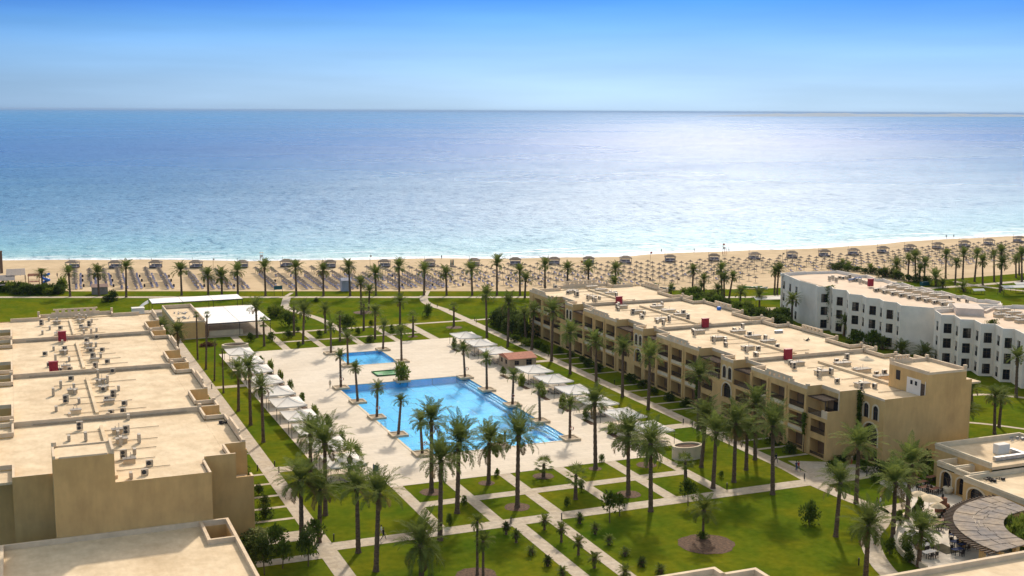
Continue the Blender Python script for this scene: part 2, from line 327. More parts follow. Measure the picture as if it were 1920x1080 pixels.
# wind patches change how rough the surface is
nw = N(t, 'ShaderNodeTexNoise', inp={'Scale': 0.0016, 'Detail': 5}); mpw = N(t, 'ShaderNodeMapping'); mpw.inputs['Scale'].default_value = (0.7, 1.0, 1); t.links.new(g.outputs['Position'], mpw.inputs[0]); t.links.new(mpw.outputs[0], nw.inputs['Vector'])
rw = ramp(t, [(0.35, 0.23), (0.65, 0.34)], nw.outputs[0]); t.links.new(rw.outputs[0], b.inputs['Roughness'])
n1 = N(t, 'ShaderNodeTexNoise', inp={'Scale': 1.0, 'Detail': 8, 'Roughness': 0.72, 'Distortion': 0.3}); mp1 = N(t, 'ShaderNodeMapping'); mp1.inputs['Scale'].default_value = (0.10, 0.22, 1); mp1.inputs['Rotation'].default_value = (0, 0, 0.25)
t.links.new(g.outputs['Position'], mp1.inputs[0]); t.links.new(mp1.outputs[0], n1.inputs['Vector'])
bp = N(t, 'ShaderNodeBump', inp={'Strength': 0.9, 'Distance': 1.6}); t.links.new(n1.outputs[0], bp.inputs['Height']); t.links.new(bp.outputs[0], b.inputs['Normal'])
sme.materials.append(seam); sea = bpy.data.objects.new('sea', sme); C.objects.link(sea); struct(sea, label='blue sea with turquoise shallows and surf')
# far coast on the right of the horizon
cb = MB(); r0 = random.Random(5)
pts = []
for k in range(41):
    x = 7800+k*260; y = 12500+k*60; h = 40*min(1, k/6.0)*(0.7+0.5*r0.random()); pts.append((x, y, h))
for k in range(40):
    (x0, y0, h0), (x1, y1, h1) = pts[k], pts[k+1]
    cb.face([(x0, y0, -1), (x1, y1, -1), (x1, y1+300, h1), (x0, y0+300, h0)]); cb.face([(x0, y0+300, h0), (x1, y1+300, h1), (x1, y1+900, -1), (x0, y0+900, -1)])
struct(cb.build('hills', mat('far_hills', (0.30, 0.36, 0.42), 0.9)), label='low far coast on the right of the horizon')
# ------------------------------------------------------------------ paths and deck
pz = [0.012]
def path(name, rects=None, polys=None, z=0.02, m=None, label=None):
    b = MB()
    for (x0, y0, x1, y1) in (rects or []): b.face([(x0, y0, z), (x1, y0, z), (x1, y1, z), (x0, y1, z)])
    for pl in (polys or []): b.face([(x, y, z) for x, y in pl])
    o = b.build(name, m or pathm); struct(o, label=label); return o
def ribbon(pts, w):
    L_, R_ = [], []
    for i, (x, y) in enumerate(pts):
        a = pts[max(0, i-1)]; c = pts[min(len(pts)-1, i+1)]; d = math.hypot(c[0]-a[0], c[1]-a[1]); nx, ny = -(c[1]-a[1])/d, (c[0]-a[0])/d
        L_.append((x+nx*w/2, y+ny*w/2)); R_.append((x-nx*w/2, y-ny*w/2))
    return [[L_[i], R_[i], R_[i+1], L_[i+1]] for i in range(len(pts)-1)]
def cat(pts, n=8):
    out = []; q = [pts[0]]+list(pts)+[pts[-1]]
    for i in range(1, len(q)-2):
        p0, p1, p2, p3 = q[i-1:i+3]
        for k in range(n):
            s = k/n; out.append(tuple(0.5*((2*p1[j])+(-p0[j]+p2[j])*s+(2*p0[j]-5*p1[j]+4*p2[j]-p3[j])*s*s+(-p0[j]+3*p1[j]-3*p2[j]+p3[j])*s**3) for j in range(2)))
    out.append(tuple(pts[-1])); return out
MX = 74.4
def mirx(x): return 2*MX-x
path('left_garden_path', rects=[(34.3, 100, 36.8, 307)], z=0.022)
path('right_garden_path', rects=[(112.3, 157, 114.9, 326)], polys=ribbon(cat([(113.6, 326), (112.6, 334), (113.2, 342), (116.3, 352)], 5), 2.5), z=0.022)
prom = [G(x, 557.3) for x in (-250, 0, 200, 400, 600, 800, 1000, 1200, 1400)]+[G(1600, 549), G(1815, 536), G(1920, 527), G(2100, 512)]
path('promenade', polys=ribbon(prom, 3.0), z=0.028)
strips = []
for D in (151.5, 186.2, 220.9):
    for k in (11.2, 16.6, 22.1, 28.1, 33.3): strips.append(D+k)
path('patio_path', rects=[(28.2, y-0.4, 34.3, y+0.4) for y in strips]+[(114.9, y-0.4, 121.4, y+0.4) for y in strips], z=0.018)
path('front_cross_path', rects=[(36.8, 148.1, 113.0, 151.0)], z=0.026)
path('lattice_path', rects=[(51.1, 151, 52.9, 171), (59.5, 151, 61.4, 171), (68.7, 151, 70.7, 171), (78.1, 151, 80.0, 171), (87.4, 151, 89.4, 171), (96.0, 151, 98.1, 176)], z=0.024)
path('lattice_cross_path', rects=[(52.9, 160.3, 96, 162.5)], z=0.029)
path('lower_garden_path', rects=[(61.6, 90, 63.6, 148.1), (67.0, 90, 69.0, 148.1)], z=0.024)
path('side_connector_path', rects=[(36.8, 184.9, 43.2, 187.8), (36.8, 247.2, 43, 249.4), (105.4, 185.0, 112.3, 187.8), (105.5, 247.3, 112.3, 249.3), (26, 145.9, 34.3, 148.0), (28.2, 153.4, 34.3, 157.2)], z=0.03)
path('north_lattice_path', rects=[(58.0, 283, 59.9, 305), (66.9, 283, 68.6, 305), (76.5, 283, 78.3, 305), (86.2, 283, 87.8, 305), (95.2, 283, 97.6, 305), (49.0, 283, 51.0, 305)], z=0.024)
path('north_cross_path', rects=[(36.8, 304.6, 121.5, 306.3), (59.9, 292.0, 95.2, 293.3)], z=0.032)
path('curved_garden_path', polys=ribbon(cat([(76.2, 364), (73.6, 354), (71.8, 345), (73.3, 335), (76.2, 322), (77.3, 306)], 6), 2.4), z=0.034)
path('beach_access_path', rects=[], polys=ribbon([(76.3, 366), (79.5, 372.5)], 1.2)+ribbon([(117, 352), (120.8, 361)], 1.2), z=0.021)
path('building_apron', polys=[[(115.0, 153.6), (126.5, 150.2), (128.0, 152.0), (121.6, 157.6), (116, 160.5)], [(111.5, 148.0), (114.5, 147.5), (124.9, 148.0), (126.5, 150.2), (115.0, 153.6), (114.9, 157.0), (112.3, 157)]], z=0.016)
path('terrace_path', polys=ribbon(cat([(112.6, 148.3), (112.9, 141), (113.4, 134.6), (110.2, 130.4), (105.5, 126.6), (101.5, 121), (98.5, 114.2), (97.0, 106)], 5), 2.6)+[[(113.6, 133.0), (120.6, 134.4), (120.4, 136.4), (113.9, 135.6)]], z=0.034)
path('rear_garden_path', polys=ribbon(cat([(159, 171.5), (165, 166), (171, 157)], 4), 1.0)+ribbon(cat([(156, 204), (165, 196), (176, 187), (183, 184.5), (190, 176)], 5), 1.4)+ribbon(cat([G(1300, 557), G(1352, 576), G(1420, 590), G(1480, 600)], 4), 1.2)+ribbon(cat([G(1790, 527.5), G(1840, 537), G(1925, 546)], 4), 2.2), z=0.02)
DK = [(43.2, 176), (51, 176), (51, 171), (96.0, 171), (98.3, 171), (98.3, 175.5), (105.6, 175.5), (105.6, 283), (43.0, 283)]
POOL = [(60.2, 185.3), (88.3, 185.3), (88.3, 240.4), (60.2, 240.4)]; KPOOL = [(68.2, 259.2), (79.4, 259.2), (79.4, 273.6), (68.2, 273.6)]
def rects_minus(outer, holes, z, mb, skipf=None):
    xs = sorted(set([outer[0], outer[2]]+[h[i] for h in holes for i in (0, 2)])); ys = sorted(set([outer[1], outer[3]]+[h[i] for h in holes for i in (1, 3)]))
    for i in range(len(xs)-1):
        for j in range(len(ys)-1):
            cx, cy = (xs[i]+xs[i+1])/2, (ys[j]+ys[j+1])/2
            if any(h[0] < cx < h[2] and h[1] < cy < h[3] for h in holes): continue
            mb.face([(xs[i], ys[j], z), (xs[i+1], ys[j], z), (xs[i+1], ys[j+1], z), (xs[i], ys[j+1], z)])
db = MB(); DZ = 0.04
rects_minus((51, 171, 98.3, 283), [(60.2, 185.3, 88.3, 240.4), (68.2, 259.2, 79.4, 273.6)], DZ, db)
rects_minus((42.8, 176, 51, 283), [], DZ, db); rects_minus((98.3, 175.5, 105.6, 283), [], DZ, db)
struct(db.build('pool_deck', deckm), label='pale paved pool deck')
# carve the pools out of the lawn sheet: rebuild the ground piece over the pool area
tiles = mat('pool_tile', (0.17, 0.66, 1.0), 0.4, 0.04, 0.6); paving(tiles, 5.6, 5.6, 0.11, 0.55)
poolw = bpy.data.materials.new('pool_water'); poolw.use_nodes = True; t = poolw.node_tree; t.nodes.clear()
go = N(t, 'ShaderNodeNewGeometry'); nn = N(t, 'ShaderNodeTexNoise', inp={'Scale': 1.7, 'Detail': 5, 'Roughness': 0.6}); t.links.new(go.outputs['Position'], nn.inputs['Vector'])
bpn = N(t, 'ShaderNodeBump', inp={'Strength': 0.8, 'Distance': 0.25}); t.links.new(nn.outputs[0], bpn.inputs['Height'])
gl = N(t, 'ShaderNodeBsdfGlossy', inp={'Roughness': 0.10}); t.links.new(bpn.outputs[0], gl.inputs['Normal'])
trn = N(t, 'ShaderNodeBsdfTransparent', inp={0: (0.58, 0.87, 1.0, 1)}); fr = N(t, 'ShaderNodeFresnel', inp={0: 1.33}); t.links.new(bpn.outputs[0], fr.inputs['Normal'])
fm = math_(t, 'MULTIPLY', fr.outputs[0], 0.35); msx = N(t, 'ShaderNodeMixShader'); t.links.new(fm, msx.inputs[0]); t.links.new(trn.outputs[0], msx.inputs[1]); t.links.new(gl.outputs[0], msx.inputs[2])
mo = N(t, 'ShaderNodeOutputMaterial'); t.links.new(msx.outputs[0], mo.inputs[0])
def pool(name, x0, y0, x1, y1, depth, lab, steps):
    p = MB(); p.face([(x0, y0, -depth), (x1, y0, -depth), (x1, y1, -depth), (x0, y1, -depth)])
    for a, b_ in (((x0, y0), (x1, y0)), ((x1, y0), (x1, y1)), ((x1, y1), (x0, y1)), ((x0, y1), (x0, y0))): p.face([(a[0], a[1], DZ), (b_[0], b_[1], DZ), (b_[0], b_[1], -depth), (a[0], a[1], -depth)])
    o = p.build(name, tiles); tag(o, lab, 'pool')
    s = MB()
    if steps:
        for k in range(3): s.box(x1-0.5*(3-k)-0.002, y0+0.6, -depth, x1-0.5*(2-k)-0.002, y1-1.5, -0.75+0.25*k)
        s.build('pool_steps', mat('pale_tile', (0.45, 0.68, 0.82), 0.5, 0.04, 1), o)
    c = MB(); w = 0.45
    c.box(x0-w, y0-w, 0.0, x1+w, y0, 0.09); c.box(x0-w, y1, 0.0, x1+w, y1+w, 0.09); c.box(x0-w, y0, 0.0, x0, y1, 0.09); c.box(x1, y0, 0.0, x1+w, y1, 0.09)
    c.build('coping', trimm, o)
    w_ = MB(); w_.face([(x0, y0, -0.08), (x1, y0, -0.08), (x1, y1, -0.08), (x0, y1, -0.08)]); w_.build('pool_water', poolw, o)
pool('swimming_pool', 60.2, 185.3, 88.3, 240.4, 1.3, 'large rectangular blue swimming pool in the middle of the pale deck', True)
pool('swimming_pool', 68.2, 259.2, 79.4, 273.6, 0.6, 'small square children\'s pool beyond the large pool', False)
# lawn sheet needs holes at the pools
go_ = bpy.data.objects['ground']; me = go_.data
import bmesh
bm = bmesh.new(); bm.from_mesh(me)
for co, no in (((60.2, 0, 0), (1, 0, 0)), ((88.3, 0, 0), (1, 0, 0)), ((68.2, 0, 0), (1, 0, 0)), ((79.4, 0, 0), (1, 0, 0)), ((0, 185.3, 0), (0, 1, 0)), ((0, 240.4, 0), (0, 1, 0)), ((0, 259.2, 0), (0, 1, 0)), ((0, 273.6, 0), (0, 1, 0))):
    bmesh.ops.bisect_plane(bm, geom=bm.verts[:]+bm.edges[:]+bm.faces[:], plane_co=co, plane_no=no)
kill = [f for f in bm.faces if (60.2 < f.calc_center_median().x < 88.3 and 185.3 < f.calc_center_median().y < 240.4) or (68.2 < f.calc_center_median().x < 79.4 and 259.2 < f.calc_center_median().y < 273.6)]
bmesh.ops.delete(bm, geom=kill, context='FACES'); bm.to_mesh(me); bm.free()
# ------------------------------------------------------------------ facade helper
def facade(mb, O, d, L, z0, z1, ops, ti=1):
    """wall face from O along unit d (outward normal = right of d), openings (a,b,za,zb,arch,depth). mb material 0 = wall, ti = trim around arches.
    ops must not overlap. Returns nothing; recess reveals are part of the wall."""
    nx, ny = d[1], -d[0]
    def W(s, z, dep=0.0): return (O[0]+d[0]*s-nx*dep, O[1]+d[1]*s-ny*dep, z)
    us = sorted(set([0, L]+[v for o in ops for v in (o[0], o[1])])); zs = sorted(set([z0, z1]+[v for o in ops for v in (o[2], o[3])]))
    for i in range(len(us)-1):
        for j in range(len(zs)-1):
            cu, cz = (us[i]+us[i+1])/2, (zs[j]+zs[j+1])/2
            if any(o[0] < cu < o[1] and o[2] < cz < o[3] for o in ops): continue
            mb.face([W(us[i], zs[j]), W(us[i+1], zs[j]), W(us[i+1], zs[j+1]), W(us[i], zs[j+1])])
    for o in ops:
        a, b, za, zb = o[:4]; arch = o[4] if len(o) > 4 else 0; dep = o[5] if len(o) > 5 else 1.5
        if arch:
            w = (b-a)/2; c = (a+b)/2; hs = zb-arch; n = 10; pts = []
            for k in range(n+1):
                th = math.pi*k/n; pts.append((c-w*math.cos(th), hs+arch*math.sin(th)**0.9))
            for k in range(n):
                (u0, v0), (u1, v1) = pts[k], pts[k+1]; mb.face([W(u0, v0), W(u1, v1), W(u1, zb), W(u0, zb)])
            outl = [(a, za)]+pts+[(b, za)]
        else: outl = [(a, za), (a, zb), (b, zb), (b, za)]
        for k in range(len(outl)):
            (u0, v0), (u1, v1) = outl[k], outl[(k+1) % len(outl)]
            mb.face([W(u0, v0), W(u0, v0, dep), W(u1, v1, dep), W(u1, v1)])
        if arch:   # raised pale surround
            w2 = 0.28; pr = 0.05; inn = [(a, za)]+pts+[(b, za)]; c0 = (a+b)/2
            out = [(a-w2, za)]+[(c0+(u-c0)*(1+w2/w), hs+(v-hs)*(1+w2/arch)) for u, v in pts]+[(b+w2, za)]
            for k in range(len(inn)-1):
                mb.face([W(out[k][0], out[k][1], -pr), W(out[k+1][0], out[k+1][1], -pr), W(inn[k+1][0], inn[k+1][1], -pr), W(inn[k][0], inn[k][1], -pr)], ti)
                mb.face([W(inn[k][0], inn[k][1], -pr), W(inn[k+1][0], inn[k+1][1], -pr), W(inn[k+1][0], inn[k+1][1], 0.02), W(inn[k][0], inn[k][1], 0.02)], ti)
                mb.face([W(out[k][0], out[k][1]), W(out[k+1][0], out[k+1][1]), W(out[k+1][0], out[k+1][1], -pr), W(out[k][0], out[k][1], -pr)], ti)
def fill(parent, name, O, d, op, kind):
    """what fills an opening: a back wall with glass, and a railing in front"""
    a, b, za, zb = op[:4]; arch = op[4] if len(op) > 4 else 0; dep = op[5] if len(op) > 5 else 1.5; nx, ny = d[1], -d[0]
    def W(s, z, q): return (O[0]+d[0]*s-nx*q, O[1]+d[1]*s-ny*q, z)
    mb = MB()
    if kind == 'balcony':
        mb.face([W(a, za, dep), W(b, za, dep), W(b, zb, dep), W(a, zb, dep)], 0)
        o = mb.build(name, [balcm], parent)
        gd = MB(); g0 = a+(b-a)*0.42; gd.face([W(g0, za+0.02, dep-0.04), W(b-0.25, za+0.02, dep-0.04), W(b-0.25, zb-0.35, dep-0.04), W(g0, zb-0.35, dep-0.04)])
        gd.build('glass_door', glassm, o)
    else:
        mb.face([W(a, za, dep), W(b, za, dep), W(b, zb, dep), W(a, zb, dep)], 0)
        o = mb.build(name, [glassm], parent)
        fr = MB(); c = (a+b)/2
        for s in ((a+0.05), c, (b-0.05)): fr.face([W(s-0.05, za, dep-0.03), W(s+0.05, za, dep-0.03), W(s+0.05, zb, dep-0.03), W(s-0.05, zb, dep-0.03)])
        for z in (za+0.05, za+(zb-za)*0.62): fr.face([W(a, z-0.05, dep-0.05), W(b, z-0.05, dep-0.05), W(b, z+0.05, dep-0.05), W(a, z+0.05, dep-0.05)])
        fr.build('frame', woodm, o)
        if not arch and name == 'window' and b-a > .9 and rnd.random() < .6:
            cu = MB(); w_ = (b-a)*rnd.uniform(.2, .45); s0 = a+.05 if rnd.random() < .5 else b-.05-w_; cu.face([W(s0, za+.08, dep-.015), W(s0+w_, za+.08, dep-.015), W(s0+w_, zb-.08, dep-.015), W(s0, zb-.08, dep-.015)]); cu.build('curtain', curtm, o)
    return o
def railing(parent, p0, p1, z, h=1.0, m=None, step=0.16):
    L = math.hypot(p1[0]-p0[0], p1[1]-p0[1]); d = ((p1[0]-p0[0])/L, (p1[1]-p0[1])/L); mb = MB(); c = ((p0[0]+p1[0])/2, (p0[1]+p1[1])/2)
    mb.obox(c, d, L, 0.07, z+h-0.06, z+h); mb.obox(c, d, L, 0.05, z+0.08, z+0.13)
    n = max(1, int(L/step))
    for k in range(n+1): mb.obox((p0[0]+d[0]*L*k/n, p0[1]+d[1]*L*k/n), d, 0.045, 0.045, z+0.13, z+h-0.06)
    return mb.build('railing', m or ironm, parent)
# ------------------------------------------------------------------ the two long beige blocks
PITCH = 34.7
def beige_block(name, x0, sg, label, D0, nseg, far_cut, full):
    """x0 = garden facade, sg = +1 when the block lies towards +x. u runs inward from the garden facade (0 .. 32.8)"""
    root = empty(name, x0+sg*16.4, D0+nseg*PITCH/2); root_off = root.location
    tag(root, label, 'hotel building')
    X = lambda u: x0+sg*u-root_off.x
    Yo = root_off.y
    wall, roof, para = MB(), MB(), MB(); UW = 32.8; ZR = 10.75; ZP = 11.5
    def fac(mb, u, ya, yb, z0, z1, ops, side=1):
        """wall plane at u, from ya (far, large y) to yb (near); ops in y coordinates. side=1 faces the garden"""
        ops = [(ya-o[1], ya-o[0])+tuple(o[2:]) for o in ops]
        if sg > 0: facade(mb, (X(u), ya-Yo), (0, -1), ya-yb, z0, z1, [(o[0], o[1])+o[2:] for o in ops])
        else:
            L = ya-yb; facade(mb, (X(u), yb-Yo), (0, 1), L, z0, z1, [(L-o[1], L-o[0])+o[2:] for o in ops])
    def fillp(u, ya, yb, op, kind, nm):
        L = ya-yb
        if sg > 0: return fill(root, nm, (X(u), ya-Yo), (0, -1), (ya-op[1], ya-op[0])+tuple(op[2:]), kind)
        return fill(root, nm, (X(u), yb-Yo), (0, 1), (L-(ya-op[0]), L-(ya-op[1]))+tuple(op[2:]), kind)
    def ybox(mb, u0, y0, z0, u1, y1, z1, mi=0):
        e = 0.004 if mb is para else 0.007 if mb is roof else 0.0
        mb.box(X(u0+e), y0+e-Yo, z0, X(u1-e), y1-e-Yo, z1, mi)
    for s in range(nseg):
        D = D0+s*PITCH; E = min(D+PITCH, far_cut); last = s == 0; far = s == nseg-1
        cols = [(D+24.6, D+28.4), (D+18.6, D+22.7), (D+13.0, D+17.2)]
        cols = [(D+23.8, D+28.2), (D+18.4, D+22.6), (D+12.8, D+17.1)]
        def add(u, ya, yb, z0, z1, ops, kinds):
            fac(wall, u, ya, yb, z0, z1, ops)
            if full:
                for o, k in zip(ops, kinds):
                    if k == 'hole': continue
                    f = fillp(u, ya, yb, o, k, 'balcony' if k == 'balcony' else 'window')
                    if k == 'balcony':
                        railing(f, (X(u+0.12), o[0]-Yo+0.02), (X(u+0.12), o[1]-Yo-0.02), o[2], 0.95 if o[2] > 1 else 0.5)
                    elif k == 'arch' : pass
        # column zone, full height at u = 0
        ops, kd = [], []
        for a, b in cols:
            if b > E: continue
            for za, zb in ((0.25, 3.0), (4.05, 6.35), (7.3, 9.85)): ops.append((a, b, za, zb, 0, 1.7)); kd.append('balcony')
        holes = [(D+17.2+k*1.42, D+17.65+k*1.42, 11.25, 11.75, 0, 0.3) for k in range(5)]
        ya = min(D+28.9, E)
        add(0, ya, D+12.1, 0, 10.9, ops, kd)
        # cream bands between floors and slim piers standing proud
        for a, b in cols:
            if b > E: continue
            for z in (3.35, 6.72): ybox(wall, -0.06, a, z, 0.0, b, z+0.62, 1)
        for y in (D+12.1, D+17.75, D+23.2, D+28.35):
            if y+0.5 < E: ybox(wall, -0.16, y-0.02, 0, 0.0, y+0.55, 10.4, 0)
        # pierced raised parapet over the column zone
        seg = [(D+12.1, D+16.2, ZP), (D+24.6, ya, ZP)]
        for a, b, z in seg: ybox(para, 0.0, a, 10.9, 0.3, b, z)
        for st, (a, b, z) in enumerate(((D+16.2, D+16.7, 11.85), (D+24.1, D+24.6, 11.85))):
            if b < E: ybox(para, 0.0, a, 10.9, 0.3, b, z)
        if D+24.1 < E:
            fac(para, 0, D+24.1, D+16.7, 10.9, 12.2, holes)
            fac2 = [(o[0], o[1]) for o in holes]; ybk = sorted([D+16.7, D+24.1]+[v for o in fac2 for v in o])
            for i in range(0, len(ybk)-1):
                cy = (ybk[i]+ybk[i+1])/2; hole = any(o[0] < cy < o[1] for o in fac2)
                for (za, zb) in (((10.9, 11.25), (11.75, 12.2)) if hole else ((10.9, 12.2),)):
                    para.face([(X(0.3), ybk[i]-Yo, za), (X(0.3), ybk[i+1]-Yo, za), (X(0.3), ybk[i+1]-Yo, zb), (X(0.3), ybk[i]-Yo, zb)])
            para.face([(X(0), D+16.7-Yo, 12.2), (X(0.3), D+16.7-Yo, 12.2), (X(0.3), D+24.1-Yo, 12.2), (X(0), D+24.1-Yo, 12.2)])
            for y in (D+16.7, D+24.1): para.face([(X(0), y-Yo, 10.9), (X(0.3), y-Yo, 10.9), (X(0.3), y-Yo, 12.2), (X(0), y-Yo, 12.2)])
        ybox(para, 0.0, D+12.1, ZP, 0.5, D+12.7, 11.8)
        # zone B (far end of the segment): terrace over two lower floors
        if D+29.0 < E:
            zb_ops = [(D+29.3, min(D+33.7, E-0.3), za, zb, 0, 1.7) for za, zb in ((0.25, 3.0), (4.05, 6.35))]
            add(0, E, D+28.9, 0, 7.0, zb_ops, ['balcony']*2)
            add(2.9, E, D+28.9, 6.9, 10.9, [(D+29.6, min(D+33.4, E-0.4), 6.95, 9.6, 0, 0.5)], ['balcony'])
            ybox(roof, 0.0, D+28.9, 6.7, 2.9, E, 6.9)
            ybox(para, 2.9, D+28.9, 10.9, 3.2, E, ZP)
            wall.face([(X(0), D+28.9-Yo, 6.9), (X(2.9), D+28.9-Yo, 6.9), (X(2.9), D+28.9-Yo, 10.9), (X(0), D+28.9-Yo, 10.9)])
            ybox(para, 0.3, D+28.6, 10.9, 2.9, D+28.9, ZP)
            if full:
                railing(root, (X(0.15), D+29.1-Yo), (X(0.15), E-0.3-Yo), 6.95)
                pg = MB(); ybox(pg, 0.05, D+29.0, 9.75, 0.2, E-0.2, 9.95); ybox(pg, 2.7, D+29.0, 9.75, 2.85, E-0.2, 9.95); ybox(pg, 0.05, D+29.0, 6.9, 0.2, D+29.15, 9.75)
                for k in range(14): ybox(pg, 0.0, D+29.1+k*0.37, 9.95, 2.88, D+29.2+k*0.37, 10.1)
                pg.build('pergola', woodm, root)
        # zone A: second terrace
        ybA = D+6.5 if last else D+4.3
        add(0, D+12.1, ybA, 0, 7.0, [(D+7.0, D+10.9, za, zb, 0, 1.7) for za, zb in ((0.25, 3.0), (4.05, 6.35))], ['balcony']*2)
        add(2.9, D+12.1, ybA, 6.9, 10.9, [(D+7.2, D+10.9, 6.95, 9.6, 0, 0.5)], ['balcony'])
        ybox(roof, 0.0, ybA, 6.7, 2.9, D+12.1, 6.9); ybox(para, 2.9, ybA, 10.9, 3.2, D+12.1, ZP)
        wall.face([(X(0), D+12.1-Yo, 6.9), (X(2.9), D+12.1-Yo, 6.9), (X(2.9), D+12.1-Yo, ZP), (X(0), D+12.1-Yo, ZP)]); ybox(para, 0.3, D+12.103, 10.9, 2.9, D+12.4, ZP-0.003)
        if full:
            railing(root, (X(0.15), ybA+0.3-Yo), (X(0.15), D+11.8-Yo), 6.95)
            pg = MB(); ybox(pg, 0.05, ybA+0.6, 9.75, 0.2, D+12.0, 9.95); ybox(pg, 2.7, ybA+0.6, 9.75, 2.85, D+12.0, 9.95); ybox(pg, 0.05, ybA+0.7, 6.9, 0.2, ybA+0.85, 9.75)
            for k in range(int((D+12-ybA-0.7)/0.37)): ybox(pg, -0.25, ybA+0.7+k*0.37, 9.95, 2.88, ybA+0.8+k*0.37, 10.1)
            pg.build('pergola', woodm, root)
        if last:
            # end bay: stepped wall facing the camera, then a deep recess with arches at u = 6.4
            y = D+6.5
            wall.face([(X(0), y-Yo, 0), (X(6.4), y-Yo, 0), (X(6.4), y-Yo, 11.6), (X(2.3), y-Yo, 11.6), (X(2.3), y-Yo, 8.25), (X(0), y-Yo, 8.25)])
            ybox(para, 0.0, y+0.003, 6.9, 0.3, y+1.6, 8.25); ybox(wall, 0.3, y+0.003, 6.9, 2.3, y+0.3, 8.247); ybox(para, 2.3, y+0.003, 6.9, 2.603, y+0.3, 11.6); ybox(para, 2.6, y+0.003, 10.9, 6.4, y+0.3, 11.597)
            ao = [(D+4.15, D+5.35, 7.3, 9.7, 0.6, 0.10), (D+1.8, D+3.0, 7.3, 9.7, 0.6, 0.10), (D+1.7, D+5.3, 2.9, 6.6, 1.8, .5), (D+1.6, D+5.4, 0.2, 2.6, 0, 1.2)]
            add(6.4, y, D+0.3, 0, 10.9, ao, ['arch', 'arch', 'arch', 'balcony']); ybox(para, 6.4, D+0.3, 10.9, 6.7, y, 11.25)
            # end wall and its tower
            t0, t1 = (15.0, 23.0) if full else (18.1, 25.0)
            wall.face([(X(6.4), D+0.3-Yo, 0), (X(UW-9 if not full else UW-8.9), D+0.3-Yo, 0), (X(UW-8.9 if full else UW-9), D+0.3-Yo, 11.25), (X(6.4), D+0.3-Yo, 11.25)])
            yy = D+0.3
            if full:
                for (ua, ub, z0, z1) in ((23.9, UW-9.0, 0, 13.2),): pass
        else:
            # zone C: arched bay at u = 0
            ao = [(D+2.35, D+3.5, 7.6, 9.85, 0.55, 0.10), (D+0.5, D+1.65, 7.6, 9.85, 0.55, 0.10), (D+0.55, D+3.5, 3.9, 6.75, 1.4, .45), (D+0.5, D+3.6, 0.25, 3.0, 0, 1.7)]
            add(0, D+4.3, D, 0, 10.9, ao, ['arch', 'arch', 'arch', 'balcony'])
            ybox(wall, -0.05, D+0.3, 7.25, 0.0, D+3.8, 7.55, 1)
            ybox(para, 0, D, 10.9, 0.3, D+4.3, ZP); wall.face([(X(0), D-Yo, 6.9), (X(2.9), D-Yo, 6.9), (X(2.9), D-Yo, ZP), (X(0), D-Yo, ZP)])
            wall.face([(X(0), D+4.3-Yo, 6.9), (X(2.9), D+4.3-Yo, 6.9), (X(2.9), D+4.3-Yo, ZP), (X(0), D+4.3-Yo, ZP)]); ybox(para, 0.3, D+0.003, 10.9, 2.9, D+0.3, ZP-0.003)
            ybox(para, 0.3, D+4.0, 10.9, 2.9, D+4.297, ZP-0.003); ybox(para, 0, D+3.7, ZP, 0.5, D+4.3, 11.8)
        # divider wall across the roof
        if not last:
            ybox(para, 3.2, D, ZR, UW-3.2, D+0.35, 11.55); ybox(para, 2.7, D-0.1, ZR, 3.2, D+0.45, 11.95); ybox(para, UW-3.2, D-0.1, ZR, UW-2.7, D+0.45, 12.0)
            ybox(para, 16.2, D-0.05, 11.55, 16.7, D+0.4, 11.8)
        # far side (mirror outline) plain with a pierced parapet
        fy = [(E, D+28.9, 2.9), (min(D+28.9, E), D+12.1, 0), (D+12.1, D+4.3 if not last else D+6.2, 2.9)]+([(D+4.3, D, 0)] if not last else [])
        for ya2, yb2, ou in fy:
            if ya2 <= yb2: continue
            u = UW-ou; wall.face([(X(u), yb2-Yo, 0), (X(u), ya2-Yo, 0), (X(u), ya2-Yo, 10.9), (X(u), yb2-Yo, 10.9)]); ybox(para, u-0.3, yb2, 10.9, u, ya2, ZP)
        for yb2 in (D+28.9, D+12.1, D+4.3, D):
            if yb2 > E or (last and yb2 < D+5): continue
            wall.face([(X(UW-2.9), yb2-Yo, 0), (X(UW), yb2-Yo, 0), (X(UW), yb2-Yo, 10.9), (X(UW-2.9), yb2-Yo, 10.9)]); ybox(para, UW-2.9, yb2+0.01, 10.9, UW-0.31, yb2+0.3, ZP-0.003)
            ybox(para, UW-0.4, yb2-0.1, 10.9, UW+0.05, yb2+0.4, 11.85)
        if D+24 < E:
            fac3 = MB(); ybox(para, UW-0.3, D+17.0, ZP, UW-0.003, D+17.8, 12.2); ybox(para, UW-0.3, D+23.2, ZP, UW-0.003, D+24, 12.2); ybox(para, UW-0.3, D+17.8, 11.95, UW-0.003, D+23.2, 12.2)
            for k in range(4): ybox(para, UW-0.3, D+18.3+k*1.3, ZP, UW-0.003, D+19.1+k*1.3, 11.95)
        # roof slab
        yr = D+0.3 if last else D
        if last:
            ybox(roof, 3.2, D+6.8, ZR-0.3, UW-0.3, E, ZR); ybox(roof, 6.7, D+0.5, ZR-0.3, 23.7 if full else 25.0, D+6.8, ZR); ybox(roof, 0.3, D+12.4, ZR-0.3, 3.2, min(D+28.6, E), ZR)
        else:
            ybox(roof, 3.2, D+0.35, ZR-0.3, UW-3.2, E, ZR); ybox(roof, 0.3, D+12.4, ZR-0.3, 3.2, min(D+28.6, E), ZR); ybox(roof, UW-3.2, D+12.4, ZR-0.3, UW-0.3, min(D+28.6, E), ZR); ybox(roof, 0.3, D+0.35, ZR-0.3, 3.2, D+4.0, ZR); ybox(roof, UW-3.2, D+0.35, ZR-0.3, UW-0.3, D+4.0, ZR)
        # pair of service ducts along the roof ridge
        ce = 15.6 if full else 17.8
